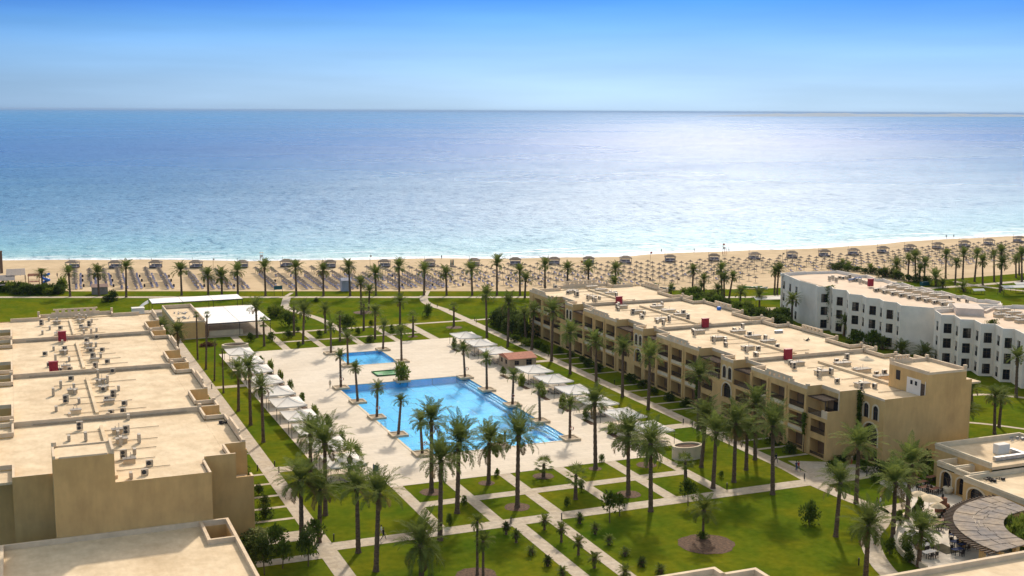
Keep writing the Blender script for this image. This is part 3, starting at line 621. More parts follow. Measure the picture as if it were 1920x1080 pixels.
        ybox(roof, ce-0.25, D+3.5, ZR, ce+0.25, min(E-2.5, D+30), ZR+0.42); 
        qq = random.Random(s+(10 if full else 0))
        for k in range(5):
            yk = D+6+k*5.2+qq.uniform(-1, 1)
            if yk > E-2: continue
            ua = ce-qq.uniform(4, 8); ub = ce+qq.uniform(.5, 6); pp = MB(); pp.tube((X(ua), yk-Yo, ZR+.12), (X(ub), yk-Yo+qq.uniform(-.3, .3), ZR+.1), .05, n=5)
            pp.build('roof_pipe', pipem, root)
        if not last:
            pp = MB(); pp.tube((X(5), D-.25-Yo, ZR+.25), (X(27), D-.25-Yo, ZR+.25), .08, n=5); pp.build('roof_pipe', pipem, root)
        if full: ybox(roof, ce+0.7, D+3.5, ZR, ce+1.0, min(E-2.5, D+30), ZR+0.3)
    # far end wall
    E = far_cut
    for (ua, ub, z) in ((2.9, 8.5, ZP), (24.0, UW-2.9, ZP)): ybox(para, ua, E-0.3, ZR, ub, E, z)
    # the far end steps out in a narrower front with a raised pierced gable
    wall.box(X(0) if sg > 0 else X(UW), E-Yo-0.01, 0, X(UW) if sg > 0 else X(0), E-Yo, 10.9)
    ybox(wall, 8.5, E, 0, 24.0, E+3.6, 10.45); ybox(roof, 8.8, E-0.1, 10.45, 23.7, E+3.3, ZR)
    ybox(para, 8.5, E, 10.45, 8.8, E+3.6, ZP); ybox(para, 23.7, E, 10.45, 24.0, E+3.6, ZP); ybox(para, 8.8, E+3.3, 10.45, 23.7, E+3.6, ZP)
    ybox(para, 11.2, E+3.3, ZP, 21.4, E+3.6, ZP+0.25)
    for k in range(7): ybox(para, 12.0+k*1.3, E+3.3, ZP+0.25, 12.75+k*1.3, E+3.6, ZP+0.75)
    ybox(para, 11.6, E+3.3, ZP+0.75, 21.0, E+3.6, ZP+1.05)
    for u in (8.3, 23.8): ybox(para, u, E+3.2, 10.45, u+0.5, E+3.7, ZP+0.7)
    # front end wall with stair tower
    D = D0; y = D+0.3
    if full:
        u0, u1 = 14.9, 23.0
        wall.face([(X(23.0), y-Yo, 11.25), (X(UW-8.9), y-Yo, 11.25), (X(UW-8.9), y-Yo, 13.2), (X(23.0), y-Yo, 13.2)])
        tw = MB(); ybox(tw, u0, y-0.002, 10.8, u1, y+9.4, 14.6)
        tw2 = tw.build('stair_tower', wallm, root)
        tp = MB(); ybox(tp, u0, y-0.004, 14.6, u0+0.3, y+9.4, 15.2); ybox(tp, u1-0.3, y-0.004, 14.6, u1, y+9.4, 15.2); ybox(tp, u0+0.3, y-0.004, 14.6, u1-0.3, y+0.3, 15.0); ybox(tp, u0+0.3, y+9.1, 14.6, u1-0.3, y+9.4, 15.2)
        for (a, b) in ((u0, y+9.0), (u1-0.5, y-0.1), (u1-0.5, y+9.0)): ybox(tp, a, b, 15.2, a+0.5, b+0.5, 15.7)
        ybox(tp, u0+0.6, y+9.1, 15.2, u0+4.4, y+9.4, 15.4); ybox(tp, u0+1.0, y+9.1, 15.8, u0+4.0, y+9.4, 16.0)
        for k in range(5): ybox(tp, u0+1.0+k*0.65, y+9.1, 15.4, u0+1.35+k*0.65, y+9.4, 15.8)
        tp.build('parapet', copem, tw2); tr = MB(); ybox(tr, u0+0.3, y+0.3, 14.6, u1-0.3, y+9.1, 14.66); tr.build('roof', roofm, tw2)
        dr = MB(); ybox(dr, u0-0.06, y+0.55, 10.78, u0, y+1.5, 12.9); dr.build('door', woodm, tw2)
        pl = MB(); ybox(pl, u0-0.03, y+0.4, 10.78, u0, y+0.54, 13.4); ybox(pl, u0-0.03, y+1.52, 10.78, u0, y+4.9, 13.4); pl.build('plaster_patch', whitem, tw2)
        for (a, zz) in ((y+2.4, 12.3), (y+3.5, 12.3)): w = MB(); ybox(w, u0-0.08, a, zz, u0-0.01, a+0.5, zz+0.7); w.build('window', glassm, tw2)
        w = MB(); ybox(w, u0-0.06, y+6.6, 12.4, u0, y+7.6, 14.0); w.build('window', glassm, tw2)
        ybox(roof, 23.0, y+0.01, 12.9, 23.9, y+9, 13.2)
    else:
        # left block: tower front flush with the end wall, and the wall left of it set back
        tw = MB(); ybox(tw, 18.1, y-0.004, 5.0, 25.2, y+5.6, 14.9); tw2 = tw.build('stair_tower', wallm, root)
        tp = MB(); ybox(tp, 18.1, y-0.006, 14.9, 18.4, y+5.6, 15.5); ybox(tp, 24.9, y-0.006, 14.9, 25.2, y+5.6, 15.3); ybox(tp, 18.4, y+5.3, 14.9, 24.9, y+5.6, 15.15); ybox(tp, 18.9, y-0.006, 14.9, 24.5, y+0.2, 15.1)
        ybox(tp, 24.6, y+5.0, 15.15, 25.2, y+5.6, 15.7)
        tp.build('parapet', copem, tw2); tr = MB(); ybox(tr, 18.4, y+0.2, 14.9, 24.9, y+5.3, 14.96); tr.build('roof', roofm, tw2)
        pass
    uc = UW-8.9 if full else UW-9
    wall.face([(X(uc), y+5.9-Yo, 0), (X(UW-2.9), y+5.9-Yo, 0), (X(UW-2.9), y+5.9-Yo, 11.5), (X(uc), y+5.9-Yo, 11.5)]); ybox(para, uc, y+5.903, ZR, UW-3.2, y+6.2, 11.497)
    wall.face([(X(uc), y-Yo, 0), (X(uc), y+5.9-Yo, 0), (X(uc), y+5.9-Yo, 11.25 if not full else 13.2), (X(uc), y-Yo, 11.25 if not full else 13.2)])
    wall.build('wall', [wallm, trimm], root); roof.build('roof', roofm, root); para.build('parapet', [copem, trimm], root)
    return root
main_block = beige_block('hotel_block', 121.6, 1, 'long beige three storey hotel block with balconies right of the pool', 151.5, 4, 281.5, True)
left_block = beige_block('hotel_block', 28.0, -1, 'long beige hotel block with stepped parapets filling the left edge', 151.5, 4, 281.5, False)
# ------------------------------------------------------------------ low service wing in front of the left block
r = empty('service_wing', 10, 140); tag(r, 'low flat roofed wing at the foot of the left hotel block', 'building')
w = MB(); x0, y0, x1, y1 = -13.6, -20.0, 13.5, 11.75     # relative
w.face([(x0, y0, 0), (x1, y0, 0), (x1, y0, 4.3), (x0, y0, 4.3)]); w.face([(x1, y0, 0), (x1, y1, 0), (x1, y1, 4.3), (x1, y0, 4.3)]); w.face([(x0, y0, 0), (x0, y1, 0), (x0, y1, 4.3), (x0, y0, 4.3)])
w.build('wall', [wallm, trimm], r)
f = MB(); f.box(x0+.3, y0+.3, 4.0, 10.1, y1-0.25, 4.35); f.box(10.1, y0+.3, 4.0, x1-.3, 4.6, 4.35); f.build('roof', roofm, r)
p = MB(); p.box(x0, y1-.3, 4.2, 10.1, y1, 5.0); p.box(x0, y0, 4.3, x0+.4, y1-.3, 5.0); p.box(x1-.4, y0, 4.3, x1, y1, 5.0); p.box(x0+.4, y0, 4.3, x1-.4, y0+.4, 5.0)
p.box(9.8, 4.3, 4.3, 10.2, y1-.3, 5.003); p.box(10.2, 4.3, 4.3, x1-.4, 4.7, 4.997); p.box(10.2, y1-.4, 4.3, x1-.4, y1, 4.997)
p.build('parapet', [copem], r)
l = MB(); l.box(10.2, 4.7, 2.0, 10.25, y1-.4, 4.3); l.box(10.2, y1-.45, 2.0, x1-.4, y1-.4, 4.3); l.box(x1-.45, 4.7, 2.0, x1-.4, y1-.45, 4.3); l.build('light_well', wallm, r)
l = MB()
for k in range(9): l.box(10.3, 5.2+k*0.7, 2.3, x1-.5, 5.35+k*0.7, 2.45)
l.box(10.2, 4.7, 1.9, x1-.4, y1-.4, 2.0); l.build('louvre', woodm, r)
# ------------------------------------------------------------------ roof equipment
AC1 = MB(); AC1.box(-0.45, -0.2, 0.12, 0.45, 0.2, 0.85); AC1.box(-0.4, -0.18, 0, -0.32, 0.18, 0.12); AC1.box(0.32, -0.18, 0, 0.4, 0.18, 0.12)
ac_me = AC1.mesh('casing', acw); AC2 = MB(); AC2.tube((-0.1, -0.2, 0.48), (-0.1, -0.215, 0.48), 0.29, n=14); acg_me = AC2.mesh('fan_grille', acg)
ACP = MB(); ACP.box(-0.45, -0.2, 0.12, 0.45, 0.2, 1.35); acb_me = ACP.mesh('casing', acw)
AG2 = MB(); AG2.tube((-0.1, -0.2, 0.42), (-0.1, -0.215, 0.42), 0.26, n=14); AG2.tube((-0.1, -0.2, 0.98), (-0.1, -0.215, 0.98), 0.26, n=14); acg2_me = AG2.mesh('fan_grille', acg)
def ac(x, y, z, rz, where, big=False):
    r = empty('air_conditioner', x, y, z, rz); tag(r, ('tall' if big else 'small')+' air conditioner on '+where, 'air conditioner', 'air conditioners on '+where)
    inst('casing', acb_me if big else ac_me, r); inst('fan_grille', acg2_me if big else acg_me, r); return r
def plenum(x, y, z, L, W, where, rz=0):
    r = empty('service_box', x, y, z, rz); tag(r, 'low plastered pipe box on '+where, 'roof box', 'pipe boxes on '+where)
    b = MB(); b.box(-L/2, -W/2, 0, L/2, W/2, 0.62); b.build('casing', roofm, r); b = MB(); b.box(-L/2-.1, -W/2-.1, 0.62, L/2+.1, W/2+.1, 0.72); b.build('lid', lidm, r)
    b = MB(); b.tube((0.2, 0, 0.74), (0.2, 0, 1.5), 0.04, n=6); b.tube((-.3, .1, 0.74), (-.3, .1, 1.1), 0.05, n=6); b.build('vent_pipe', metalm, r); return r
ZR = 10.75; names = ['nearest', 'second', 'third', 'farthest']
rr = random.Random(11)
for s in range(4):
    D = 151.5+s*PITCH; wh = 'the right block, %s roof' % names[s]
    for (x, y) in ((130.4, 28.6), (129.6, 26.8), (131.6, 30.6), (130.6, 20.8), (129.6, 19.6), (132.6, 20.0), (130.2, 16.4), (129.6, 14.8), (140.2, 28.6), (141.2, 27.4), (138.8, 21.2), (130.8, 10.0), (130.2, 8.6), (133.4, 9.2), (129.8, 5.2), (129.6, 3.9), (139.8, 16.6), (140.6, 15.4), (138.2, 9.8), (143.2, 29.8)):
        if s == 0 and (y < 6 or (x > 135.5 and y < 12)): continue
        if s == 3 and y > 27: continue
        if rr.random() < 0.06: continue
        x += rr.uniform(-.25, .25); y += rr.uniform(-.3, .3)
        ac(x, D+y, ZR, R(-90 if x < 136 and rr.random() < .5 else rr.choice((0, 0, -90))), wh, rr.random() < 0.35)
    for (x, y, L) in ((132.2, 29.6, 2.2), (131.6, 21.6, 2.4), (139.6, 26.2, 3.0), (139.4, 20.4, 3.2), (132.0, 11.0, 2.4), (139.2, 14.6, 3.0)):
        if (s == 0 and y < 12 and x > 135) or (s == 3 and y > 27): continue
        plenum(x, D+y, ZR, L, 1.3, wh)
for s in range(4):
    D = 151.5+s*PITCH; wh = 'the left block, %s roof' % names[s]
    for (x, y) in ((12.0, 30.7), (12.1, 24.5), (13.5, 25.2), (14.6, 19.2), (13.6, 14.0), (12.1, 19.3), (12.1, 12.3), (7.6, 23.4), (5.7, 24.2), (4.3, 19.2), (7.7, 18.8), (7.9, 12.5), (5.9, 12.8), (4.4, 8.2), (14.6, 7.7), (13.7, 3.5), (12.2, 3.0), (8.0, 3.2), (6.3, 2.8), (14.5, 33.4), (7.4, 29.9)):
        if s == 0 and y < 7 and x < 12: continue
        if s == 3 and y > 27: continue
        if rr.random() < 0.05: continue
        ac(x+rr.uniform(-.25, .25), D+y+rr.uniform(-.3, .3), ZR, R(rr.choice((0, 0, 90, -90))), wh, rr.random() < 0.3)
    for (x, y) in ((12.2, 26.0), (12.3, 20.6), (7.4, 20.0), (12.4, 10.0), (7.2, 5.5)):
        if s == 0 and x < 9: continue
        if s == 3 and y > 27: continue
        plenum(x, D+y, ZR, 1.5, 1.0, wh)
def red_box(x, y, z, label):
    r = empty('fire_hose_cabinet', x, y, z); tag(r, label, 'cabinet', 'dark red roof cabinets')
    b = MB(); b.box(-0.75, -0.35, 0.15, 0.75, 0.35, 2.1); b.build('cabinet_body', redm, r); b = MB(); b.box(-0.85, -0.42, 2.1, 0.85, 0.42, 2.16); b.build('lid', redm, r)
    b = MB(); b.tube((0.95, 0, 0), (0.95, 0, 1.5), 0.05, n=6); b.tube((0.75, 0, 1.3), (0.95, 0, 1.3), 0.05, n=6); b.build('pipe', metalm, r)
for k, (px, py) in enumerate(((1322, 615), (1160.5, 572), (1477, 675))): x, y = G(px, py, ZR); red_box(x, y, ZR, 'dark red cabinet on the right beige block, %s from the sea' % ('second', 'first', 'third')[k])
for k, (px, py) in enumerate(((117, 641), (101, 700))): x, y = G(px, py, ZR); red_box(x, y, ZR, 'dark red cabinet on the left beige block, %s the sea' % ('nearer to', 'farther from')[k])
x, y = G(1632, 538, 11.0); red_box(x, y, 11.05, 'bright red cabinet on the white block beside piled equipment')
# satellite dishes and stray roof things
def clutter(x, y, z, label, seed, n=9, sp=1.0, m=None):
    q = random.Random(seed); b = MB()
    for k in range(n):
        a, c = q.uniform(-sp, sp), q.uniform(-sp*.6, sp*.6); h = q.uniform(.15, .5)
        if q.random() < .5: b.box(a, c, 0, a+q.uniform(.3, .8), c+q.uniform(.2, .5), h)
        else: b.tube((a, c, 0.1), (a+q.uniform(-.9, .9), c+q.uniform(-.4, .4), h+.1), 0.06, n=6)
    o = b.build('roof_scrap', m or metalm); o.location = (x, y, z); tag(o, label, 'scrap pile')
x, y = G(418, 795, ZR); clutter(x, y, ZR, 'dark heap of scrap on the left block roof by its garden edge', 1, 8, .7, ironm)
x, y = G(1511, 639, ZR); clutter(x, y, ZR, 'dark scrap on the right block roof near its far parapet', 2, 7, .6, ironm)
x, y = G(1625, 675, ZR)
b = MB(); b.lathe([(1.5, 0), (1.1, .25), (.5, .5), (0, .8)], 14); o = b.build('rubble_heap', trimm); o.location = (x, y, ZR); tag(o, 'round heap of rubble on the nearest roof of the right block', 'rubble')
x, y = G(1460, 624, ZR); b = MB(); b.box(-.9, -.3, 0, .9, .3, .5); b.box(-1, -.35, .5, 1, .35, .55); o = b.build('metal_trunk', metalm); o.location = (x, y, ZR); tag(o, 'grey metal box alone on the right block\'s second roof', 'box')
x, y = G(1348, 581, ZR); b = MB(); b.lathe([(.45, 0), (.55, .3), (.5, .7), (.3, .8)], 10); o = b.build('water_drum', bluem); o.location = (x, y, ZR); tag(o, 'small blue drum by the far parapet of the right block', 'drum')
# ------------------------------------------------------------------ white zigzag block
ZP = 11.6
def pts_at(lst, z=ZP): return [G(x, y, z) for x, y in lst]
winlab = 'white building'
WA = pts_at([(1465, 511.5), (1500, 526.5), (1529, 534), (1533.5, 537), (1559, 537.5), (1562.5, 541.5), (1587, 544), (1592.5, 551), (1616, 553), (1624, 557.5), (1649, 560), (1656.5, 564.5), (1681, 567), (1689, 572.5), (1752.5, 577.5)])
WB = pts_at([(1752.5, 581.5), (1765, 590), (1790, 591), (1800.8, 598.5), (1826.5, 599.3), (1840, 606.8), (1866, 607.5), (1880.8, 616), (1902, 616.8), (1921, 626), (1948, 628), (1965, 637), (1992, 640)])
def white_block(name, front, rest, label, blank=()):
    cx, cy = front[len(front)//2]; r = empty(name, cx, cy); tag(r, label, 'hotel building', 'white zigzag hotel buildings')
    w = MB(); loc = lambda p: (p[0]-cx, p[1]-cy)
    poly = front+rest
    for i in range(len(front)-1):
        a, b = front[i], front[i+1]; L = math.hypot(b[0]-a[0], b[1]-a[1]); d = ((b[0]-a[0])/L, (b[1]-a[1])/L); ops = []
        if i not in blank and L > 1.6:
            nwin = 3 if (L > 12 and i == 0) else 1
            for k in range(nwin):
                c = L*(k+.5)/nwin+(0.1 if nwin == 1 else 0); hw = min(0.85, L*.32)
                for z in (0.5, 3.95, 7.35): ops.append((c-hw, c+hw, z, z+2.25, 0, 0.35))
        facade(w, loc(a), d, L, 0, 10.9, ops)
        for o in ops:
            f = fill(r, 'window', loc(a), d, o, 'win')
            n = (d[1], -d[0]); pa = (loc(a)[0]+d[0]*(o[0]+.02)-n[0]*.1, loc(a)[1]+d[1]*(o[0]+.02)-n[1]*.1); pb = (loc(a)[0]+d[0]*(o[1]-.02)-n[0]*.1, loc(a)[1]+d[1]*(o[1]-.02)-n[1]*.1)
            railing(f, pa, pb, o[2], 0.95, step=0.2)
    for i in range(len(front)-1, len(poly)):
        a, b = poly[i], poly[(i+1) % len(poly)]; w.face([loc(a)+(0,), loc(b)+(0,), loc(b)+(10.9,), loc(a)+(10.9,)])
    w.build('wall', whitem, r)
    p = MB()
    for i in range(len(poly)):
        a, b = poly[i], poly[(i+1) % len(poly)]; L = math.hypot(b[0]-a[0], b[1]-a[1]); d = ((b[0]-a[0])/L, (b[1]-a[1])/L); n = (d[1], -d[0]); q = (loc(a), loc(b)); h = ZP if i < len(front)-1 else ZP+(.05 if i % 2 else .2)
        c = ((q[0][0]+q[1][0])/2-n[0]*(.13+.002*(i % 3)), (q[0][1]+q[1][1])/2-n[1]*(.13+.002*(i % 3))); p.obox(c, d, L-.01*(i % 2), .26, 10.9, h-0.003*(i % 3))
    p.build('parapet', whpar if False else [whitem], r)
    f = MB(); f.face([loc(q)+(10.95,) for q in poly]); f.build('roof', whroof, r); return r, (cx, cy)
RA = pts_at([(1778, 576), (1780, 570)], ZP)+[(216.5, 217.2)]+[(219.8, 221.0), (219.4, 225.5), (217.6, 226.3), (219.0, 232.6), (217.4, 233.4), (219.0, 240.4), (217.6, 241.4), (219.4, 248.2), (217.8, 249.2), (219.8, 256.2), (218.0, 257.2), (220.2, 264.4), (218.6, 265.4), (221.0, 272.4), (219.0, 273.4), (219.0, 283.0), (209, 284.6), (200.5, 283.6)]
wa, ca = white_block('white_hotel', WA, RA, 'white zigzag fronted three storey hotel farther back on the right', blank=(1, 13, 2))
RB = [(222.0, 172.0), (223.0, 213.5), (218.6, 216.3), (204.0, 217.3), (196.6, 217.6)]
wb, cb_ = white_block('white_hotel', WB, RB, 'white zigzag fronted hotel nearer the right edge of the view')
def onwhite(name, parent, c, pts, z0, z1, m): b = MB(); b.prism([(x-c[0], y-c[1]) for x, y in pts], z0, z1); return b.build(name, m, parent)
onwhite('roof_house', wb, cb_, [G(1792, 590, 11), G(1845, 593, 11), G(1832, 571, 12.4), G(1785, 570, 12.4)], 10.96, 12.6, whpar)
for pr, c, a, b_ in ((wa, ca, (1652, 541), (1680, 530)), (wb, cb_, (1846, 585), (1877, 571))):
    p0, p1 = G(*a, 11.2), G(*b_, 11.2); L = math.hypot(p1[0]-p0[0], p1[1]-p0[1]); q = MB(); q.obox(((p0[0]+p1[0])/2-c[0], (p0[1]+p1[1])/2-c[1]), ((p1[0]-p0[0])/L, (p1[1]-p0[1])/L), L, .7, 10.96, 11.5); q.build('divider_wall', whpar, pr)
for k in range(9):
    f = k/8; px, py = 1650+f*125, 545+f*26; x, y = G(px, py, 11); plenum(x, y, 10.96, 3.4, 1.4, 'the farther white hotel roof', R(-8))
    x, y = G(px+26, py-6, 11)
    if k < 7: plenum(x, y, 10.96, 3.2, 1.2, 'the farther white hotel roof', R(-8))
    for q in range(2): x, y = G(px-8+q*4, py+2-q, 11); ac(x, y, 10.96, R(rr.choice((0, -90))), 'the farther white hotel roof')
    x, y = G(px+38, py-4, 11); ac(x, y, 10.96, R(-90), 'the farther white hotel roof')
for k in range(4):
    f = k/3; px, py = 1880+f*60, 584+f*16; x, y = G(px, py, 11); plenum(x, y, 10.96, 3.4, 1.4, 'the nearer white hotel roof', R(-8)); x, y = G(px-4, py+10, 11); plenum(x, y, 10.96, 3.0, 1.3, 'the nearer white hotel roof', R(-8))
    for q in range(2): x, y = G(px-14+q*5, py+8-q, 11); ac(x, y, 10.96, 0, 'the nearer white hotel roof')
for k in range(12):
    f = k/11; x, y = G(1555+f*70, 524+f*4+rr.uniform(-3, 5), 11); ac(x, y, 10.96, R(rr.choice((0, 90))), 'the pile at the white hotel roof end', rr.random() < .4)
b = MB(); q = random.Random(4)
for k in range(7): b.tube((q.uniform(-3, 3), q.uniform(-.8, .8), .3+q.random()*.6), (q.uniform(-3, 3), q.uniform(-.8, .8), .3+q.random()*.8), .28, n=8)
x, y = G(1600, 527, 11); o = b.build('pipe_bundle', mat('grey_blue_wrap', (.25, .27, .36), .7)); o.location = (x, y, 10.96); tag(o, 'grey blue wrapped duct bundle on the farther white hotel roof', 'pipes')
# ------------------------------------------------------------------ pool bar with two white panel canopies
barcan = mat('bar_canopy_white', (0.80, 0.78, 0.75), .8, .03, .5)
def canopy(x0, y0, x1, y1, z, nx, ny, label, parts_y=None):
    r = empty('shade_canopy', (x0+x1)/2, (y0+y1)/2); tag(r, label, 'canopy', 'flat white canopies at the pool bar'); ox, oy = (x0+x1)/2, (y0+y1)/2
    for i in range(nx):
        a = x0+(x1-x0)*i/nx+.06; c = x0+(x1-x0)*(i+1)/nx-.06
        b = MB(); zz = z
        for j in range(ny):
            ya, yb = y0+(y1-y0)*j/ny+.03, y0+(y1-y0)*(j+1)/ny-.03; b.box(a-ox, ya-oy, zz, c-ox, yb-oy, zz+.06+.02*((i+j) % 2))
        b.build('roof_panel', barcan, r)
    f = MB()
    for yy in (y0, y1-.1): f.box(x0-ox, yy-oy, z-.2, x1-ox, yy+.1-oy, z-.003)
    for xx in (x0, x1-.1): f.box(xx-ox, y0+.1-oy, z-.2, xx+.1-ox, y1-.1-oy, z-.003)
    for i in range(1, nx): xx = x0+(x1-x0)*i/nx; f.box(xx-.05-ox, y0+.1-oy, z-.18, xx+.05-ox, y1-.1-oy, z-.003)
    f.build('frame', ironm, r)
    for i in range(nx+1):
        for yy in (y0+.1, y1-.2):
            xx = min(x0+(x1-x0)*i/nx, x1-.2)+.05; p = MB(); p.box(xx-.06-ox, yy-.06-oy, 0, xx+.06-ox, yy+.06-oy, z-.2); p.build('post', ironm, r)
    return r
canopy(34.2, 344.2, 59.3, 353.0, 3.4, 3, 4, 'long narrow white canopy of the pool bar nearest the beach')
canopy(43.6, 305.5, 59.6, 331.0, 3.5, 2, 7, 'big square white canopy beside the beige pool bar building')
path('bar_terrace', rects=[(30, 333, 62, 354), (43.2, 306.3, 61, 333), (29.5, 330.5, 35.5, 333), (35.5, 326, 43.2, 333)], z=0.026)
r = empty('pool_bar', 39.2, 318); tag(r, 'small beige flat roofed bar building beside the white canopies', 'building')
w = MB(); facade(w, (-3.8, -12.4), (1, 0), 7.6, 0, 4.0, [(1.2, 2.0, .2, 2.2, 0, .3)]); facade(w, (3.8, -12.4), (0, 1), 25, 0, 4.0, []); w.face([(-3.8, 12.6, 0), (3.8, 12.6, 0), (3.8, 12.6, 4), (-3.8, 12.6, 4)]); w.face([(-3.8, -12.4, 0), (-3.8, 12.6, 0), (-3.8, 12.6, 4), (-3.8, -12.4, 4)]); w.build('wall', [wallm, trimm], r)
p = MB(); p.box(-3.8, -12.4, 4, 3.8, -12.1, 4.4); p.box(-3.8, 12.3, 4, 3.8, 12.6, 4.9); p.box(-3.8, -12.1, 4, -3.5, 12.3, 4.9); p.box(3.5, -12.1, 4, 3.8, 12.3, 4.9); p.build('parapet', copem, r)
p = MB(); p.box(-3.5, -12.1, 3.7, 3.5, 12.3, 3.9); p.build('roof', roofm, r)
w = MB(); w.box(-2.55, -12.1, .2, -1.85, -12.06, 2.2); w.build('door', woodm, r)
clutter(39.5, 313, 3.9, 'grey ducts and fans on the pool bar roof', 5, 16, 2.2); clutter(39, 321, 3.9, 'second heap of ducts at the back of the pool bar roof', 6, 12, 2.0, bluem if False else metalm)
w = MB(); w.box(0, 0, 0, 8.5, .4, 1.3); w.box(0, .4, 1.3, 8.5, .7, 1.35); o = w.build('bar_counter', trimm); o.location = (44.2, 307.0, 0); tag(o, 'beige bar counter under the front edge of the square white canopy', 'counter')
x, y = G(260, 596); b = MB(); b.box(-1.6, -1.2, .1, 1.6, 1.2, 2.6); b.box(-1.7, -1.3, 2.6, 1.7, 1.3, 2.72)
for k in range(9): b.box(-1.5+k*.36, -1.23, .2, -1.42+k*.36, -1.2, 2.5)
o = b.build('storage_container', canvas); o.location = (x, y+1.2, 0); o.rotation_euler = (0, 0, 0); tag(o, 'small white storage container on the grass beside the pool bar', 'container')
b = MB()
for k in range(6):
    a0, a1 = k*.26, (k+1)*.26; b.face([(0, 0, 2.9), (-3.2*math.cos(a0*0.9), 0.5, 2.9*math.cos(a0)), (-3.2*math.sin(a1*1.0)*1.1, -2.4, 2.9*math.cos(a1))]); b.face([(0, .03, 2.87), (-3.2*math.sin(a1)*1.1, -2.4, 2.87*math.cos(a1)), (-3.2*math.cos(a0*.9), .53, 2.87*math.cos(a0))])
# white sail between container and canopy
b = MB(); n = 8
for i in range(n):
    for j in range(3):
        def sp(u, v): return (-3.8*u, -2.5*v, 3.2*(1-u)**1.0*(1-0.15*v)+.25*math.sin(u*3.14)*1.6)
        b.face([sp(i/n, j/3), sp((i+1)/n, j/3), sp((i+1)/n, (j+1)/3), sp(i/n, (j+1)/3)])
o = b.build('shade_sail', canvas); o.location = (34.0, 352.5, 0); tag(o, 'curved white sail sloping to the ground beside the narrow canopy', 'shade sail')
# kiosk with red tiled roof
r = empty('kiosk', 102.9, 244.8); tag(r, 'little beige kiosk with red tiled roof among the right parasols', 'kiosk')
w = MB(); facade(w, (-3.2, 3.1), (0, -1), 6.2, 0, 2.5, [(1.0, 2.2, 1.1, 2.1, 0, .12), (3.6, 4.8, 1.1, 2.1, 0, .12)]); facade(w, (-3.2, -3.1), (1, 0), 6.4, 0, 2.5, [(1.2, 2.3, 1.1, 2.1, 0, .12), (4.0, 5.4, .9, 2.2, 0, .12)]); facade(w, (3.2, -3.1), (0, 1), 6.2, 0, 2.5, []); facade(w, (3.2, 3.1), (-1, 0), 6.4, 0, 2.5, []); w.build('wall', [mat('kiosk_stone', (.40, .30, .20), .9), trimm], r)
for d_, O_, o_ in (((0, -1), (-3.2, 3.1), (1.0, 2.2, 1.1, 2.1, 0, .12)), ((0, -1), (-3.2, 3.1), (3.6, 4.8, 1.1, 2.1, 0, .12)), ((1, 0), (-3.2, -3.1), (1.2, 2.3, 1.1, 2.1, 0, .12)), ((1, 0), (-3.2, -3.1), (4.0, 5.4, .9, 2.2, 0, .12))): fill(r, 'window', O_, d_, o_, 'win')
b = MB(); b.face([(-3.5, -3.4, 2.5), (3.5, -3.4, 2.5), (3.5, 0.2, 3.35), (-3.5, .2, 3.35)]); b.face([(-3.5, .2, 3.35), (3.5, .2, 3.35), (3.5, 3.4, 2.6), (-3.5, 3.4, 2.6)]); b.face([(-3.5, -3.4, 2.5), (-3.5, .2, 3.35), (-3.5, 3.4, 2.6)]); b.face([(3.5, -3.4, 2.5), (3.5, 3.4, 2.6), (3.5, .2, 3.35)]); b.face([(-3.5, -3.4, 2.497), (-3.5, 3.4, 2.58), (3.5, 3.4, 2.58), (3.5, -3.4, 2.497)])
for k in range(23): b.box(-3.45+k*.31, -3.4, 2.52, -3.39+k*.31, -3.3, 2.6)
b.build('roof', tilem, r)
# ------------------------------------------------------------------ restaurant, lower right
r = empty('restaurant', 140, 135); tag(r, 'low beige restaurant with arched doorways and flat roofs, lower right', 'restaurant'); ox, oy = 140, 135
def RB_(b, x0, y0, z0, x1, y1, z1): b.box(x0-ox, y0-oy, z0, x1-ox, y1-oy, z1)
w = MB(); p = MB(); f = MB()
ZW, ZB, ZA = 4.3, 4.0, 5.4
xw = 128.9
facade(w, (xw-ox, 140.3-oy), (0, -1), 7.0, 0, ZW-1.06, [(1.0, 3.1, .15, 3.0, 1.0, .5), (4.3, 6.3, .15, 2.9, 1.0, .6)])
w.face([(132.6-ox, 140.3-oy, 0), (xw-ox, 140.3-oy, 0), (xw-ox, 140.3-oy, ZW-.9), (132.6-ox, 140.3-oy, ZW-.9)])
facade(w, (127.6-ox, 133.3-oy), (0, -1), 20, 0, ZB-.9, [(1.0, 4.4, .15, 2.7, 1.2, .6)]); w.face([(127.6-ox, 133.3-oy, 0), (xw-ox, 133.3-oy, 0), (xw-ox, 133.3-oy, ZB-.9), (127.6-ox, 133.3-oy, ZB-.9)])
facade(w, (132.6-ox, 145.0-oy), (0, -1), 12, 0, ZA-.9, []); w.face([(132.6-ox, 145-oy, 0), (150-ox, 145-oy, 0), (150-ox, 145-oy, ZA-.9), (132.6-ox, 145-oy, ZA-.9)]); w.face([(150-ox, 145-oy, 0), (150-ox, 110-oy, 0), (150-ox, 110-oy, ZA-.9), (150-ox, 145-oy, ZA-.9)])
w.build('wall', [wallm, trimm], r)
for o_, O_ in (((1.0, 3.1, .15, 3.0, 1.0, .5), (xw-ox, 140.3-oy)), ((4.3, 6.3, .15, 2.9, 1.0, .6), (xw-ox, 140.3-oy)), ((1.0, 4.4, .15, 2.7, 1.2, .6), (127.6-ox, 133.3-oy))): fill(r, 'arched_door', O_, (0, -1), o_, 'win')
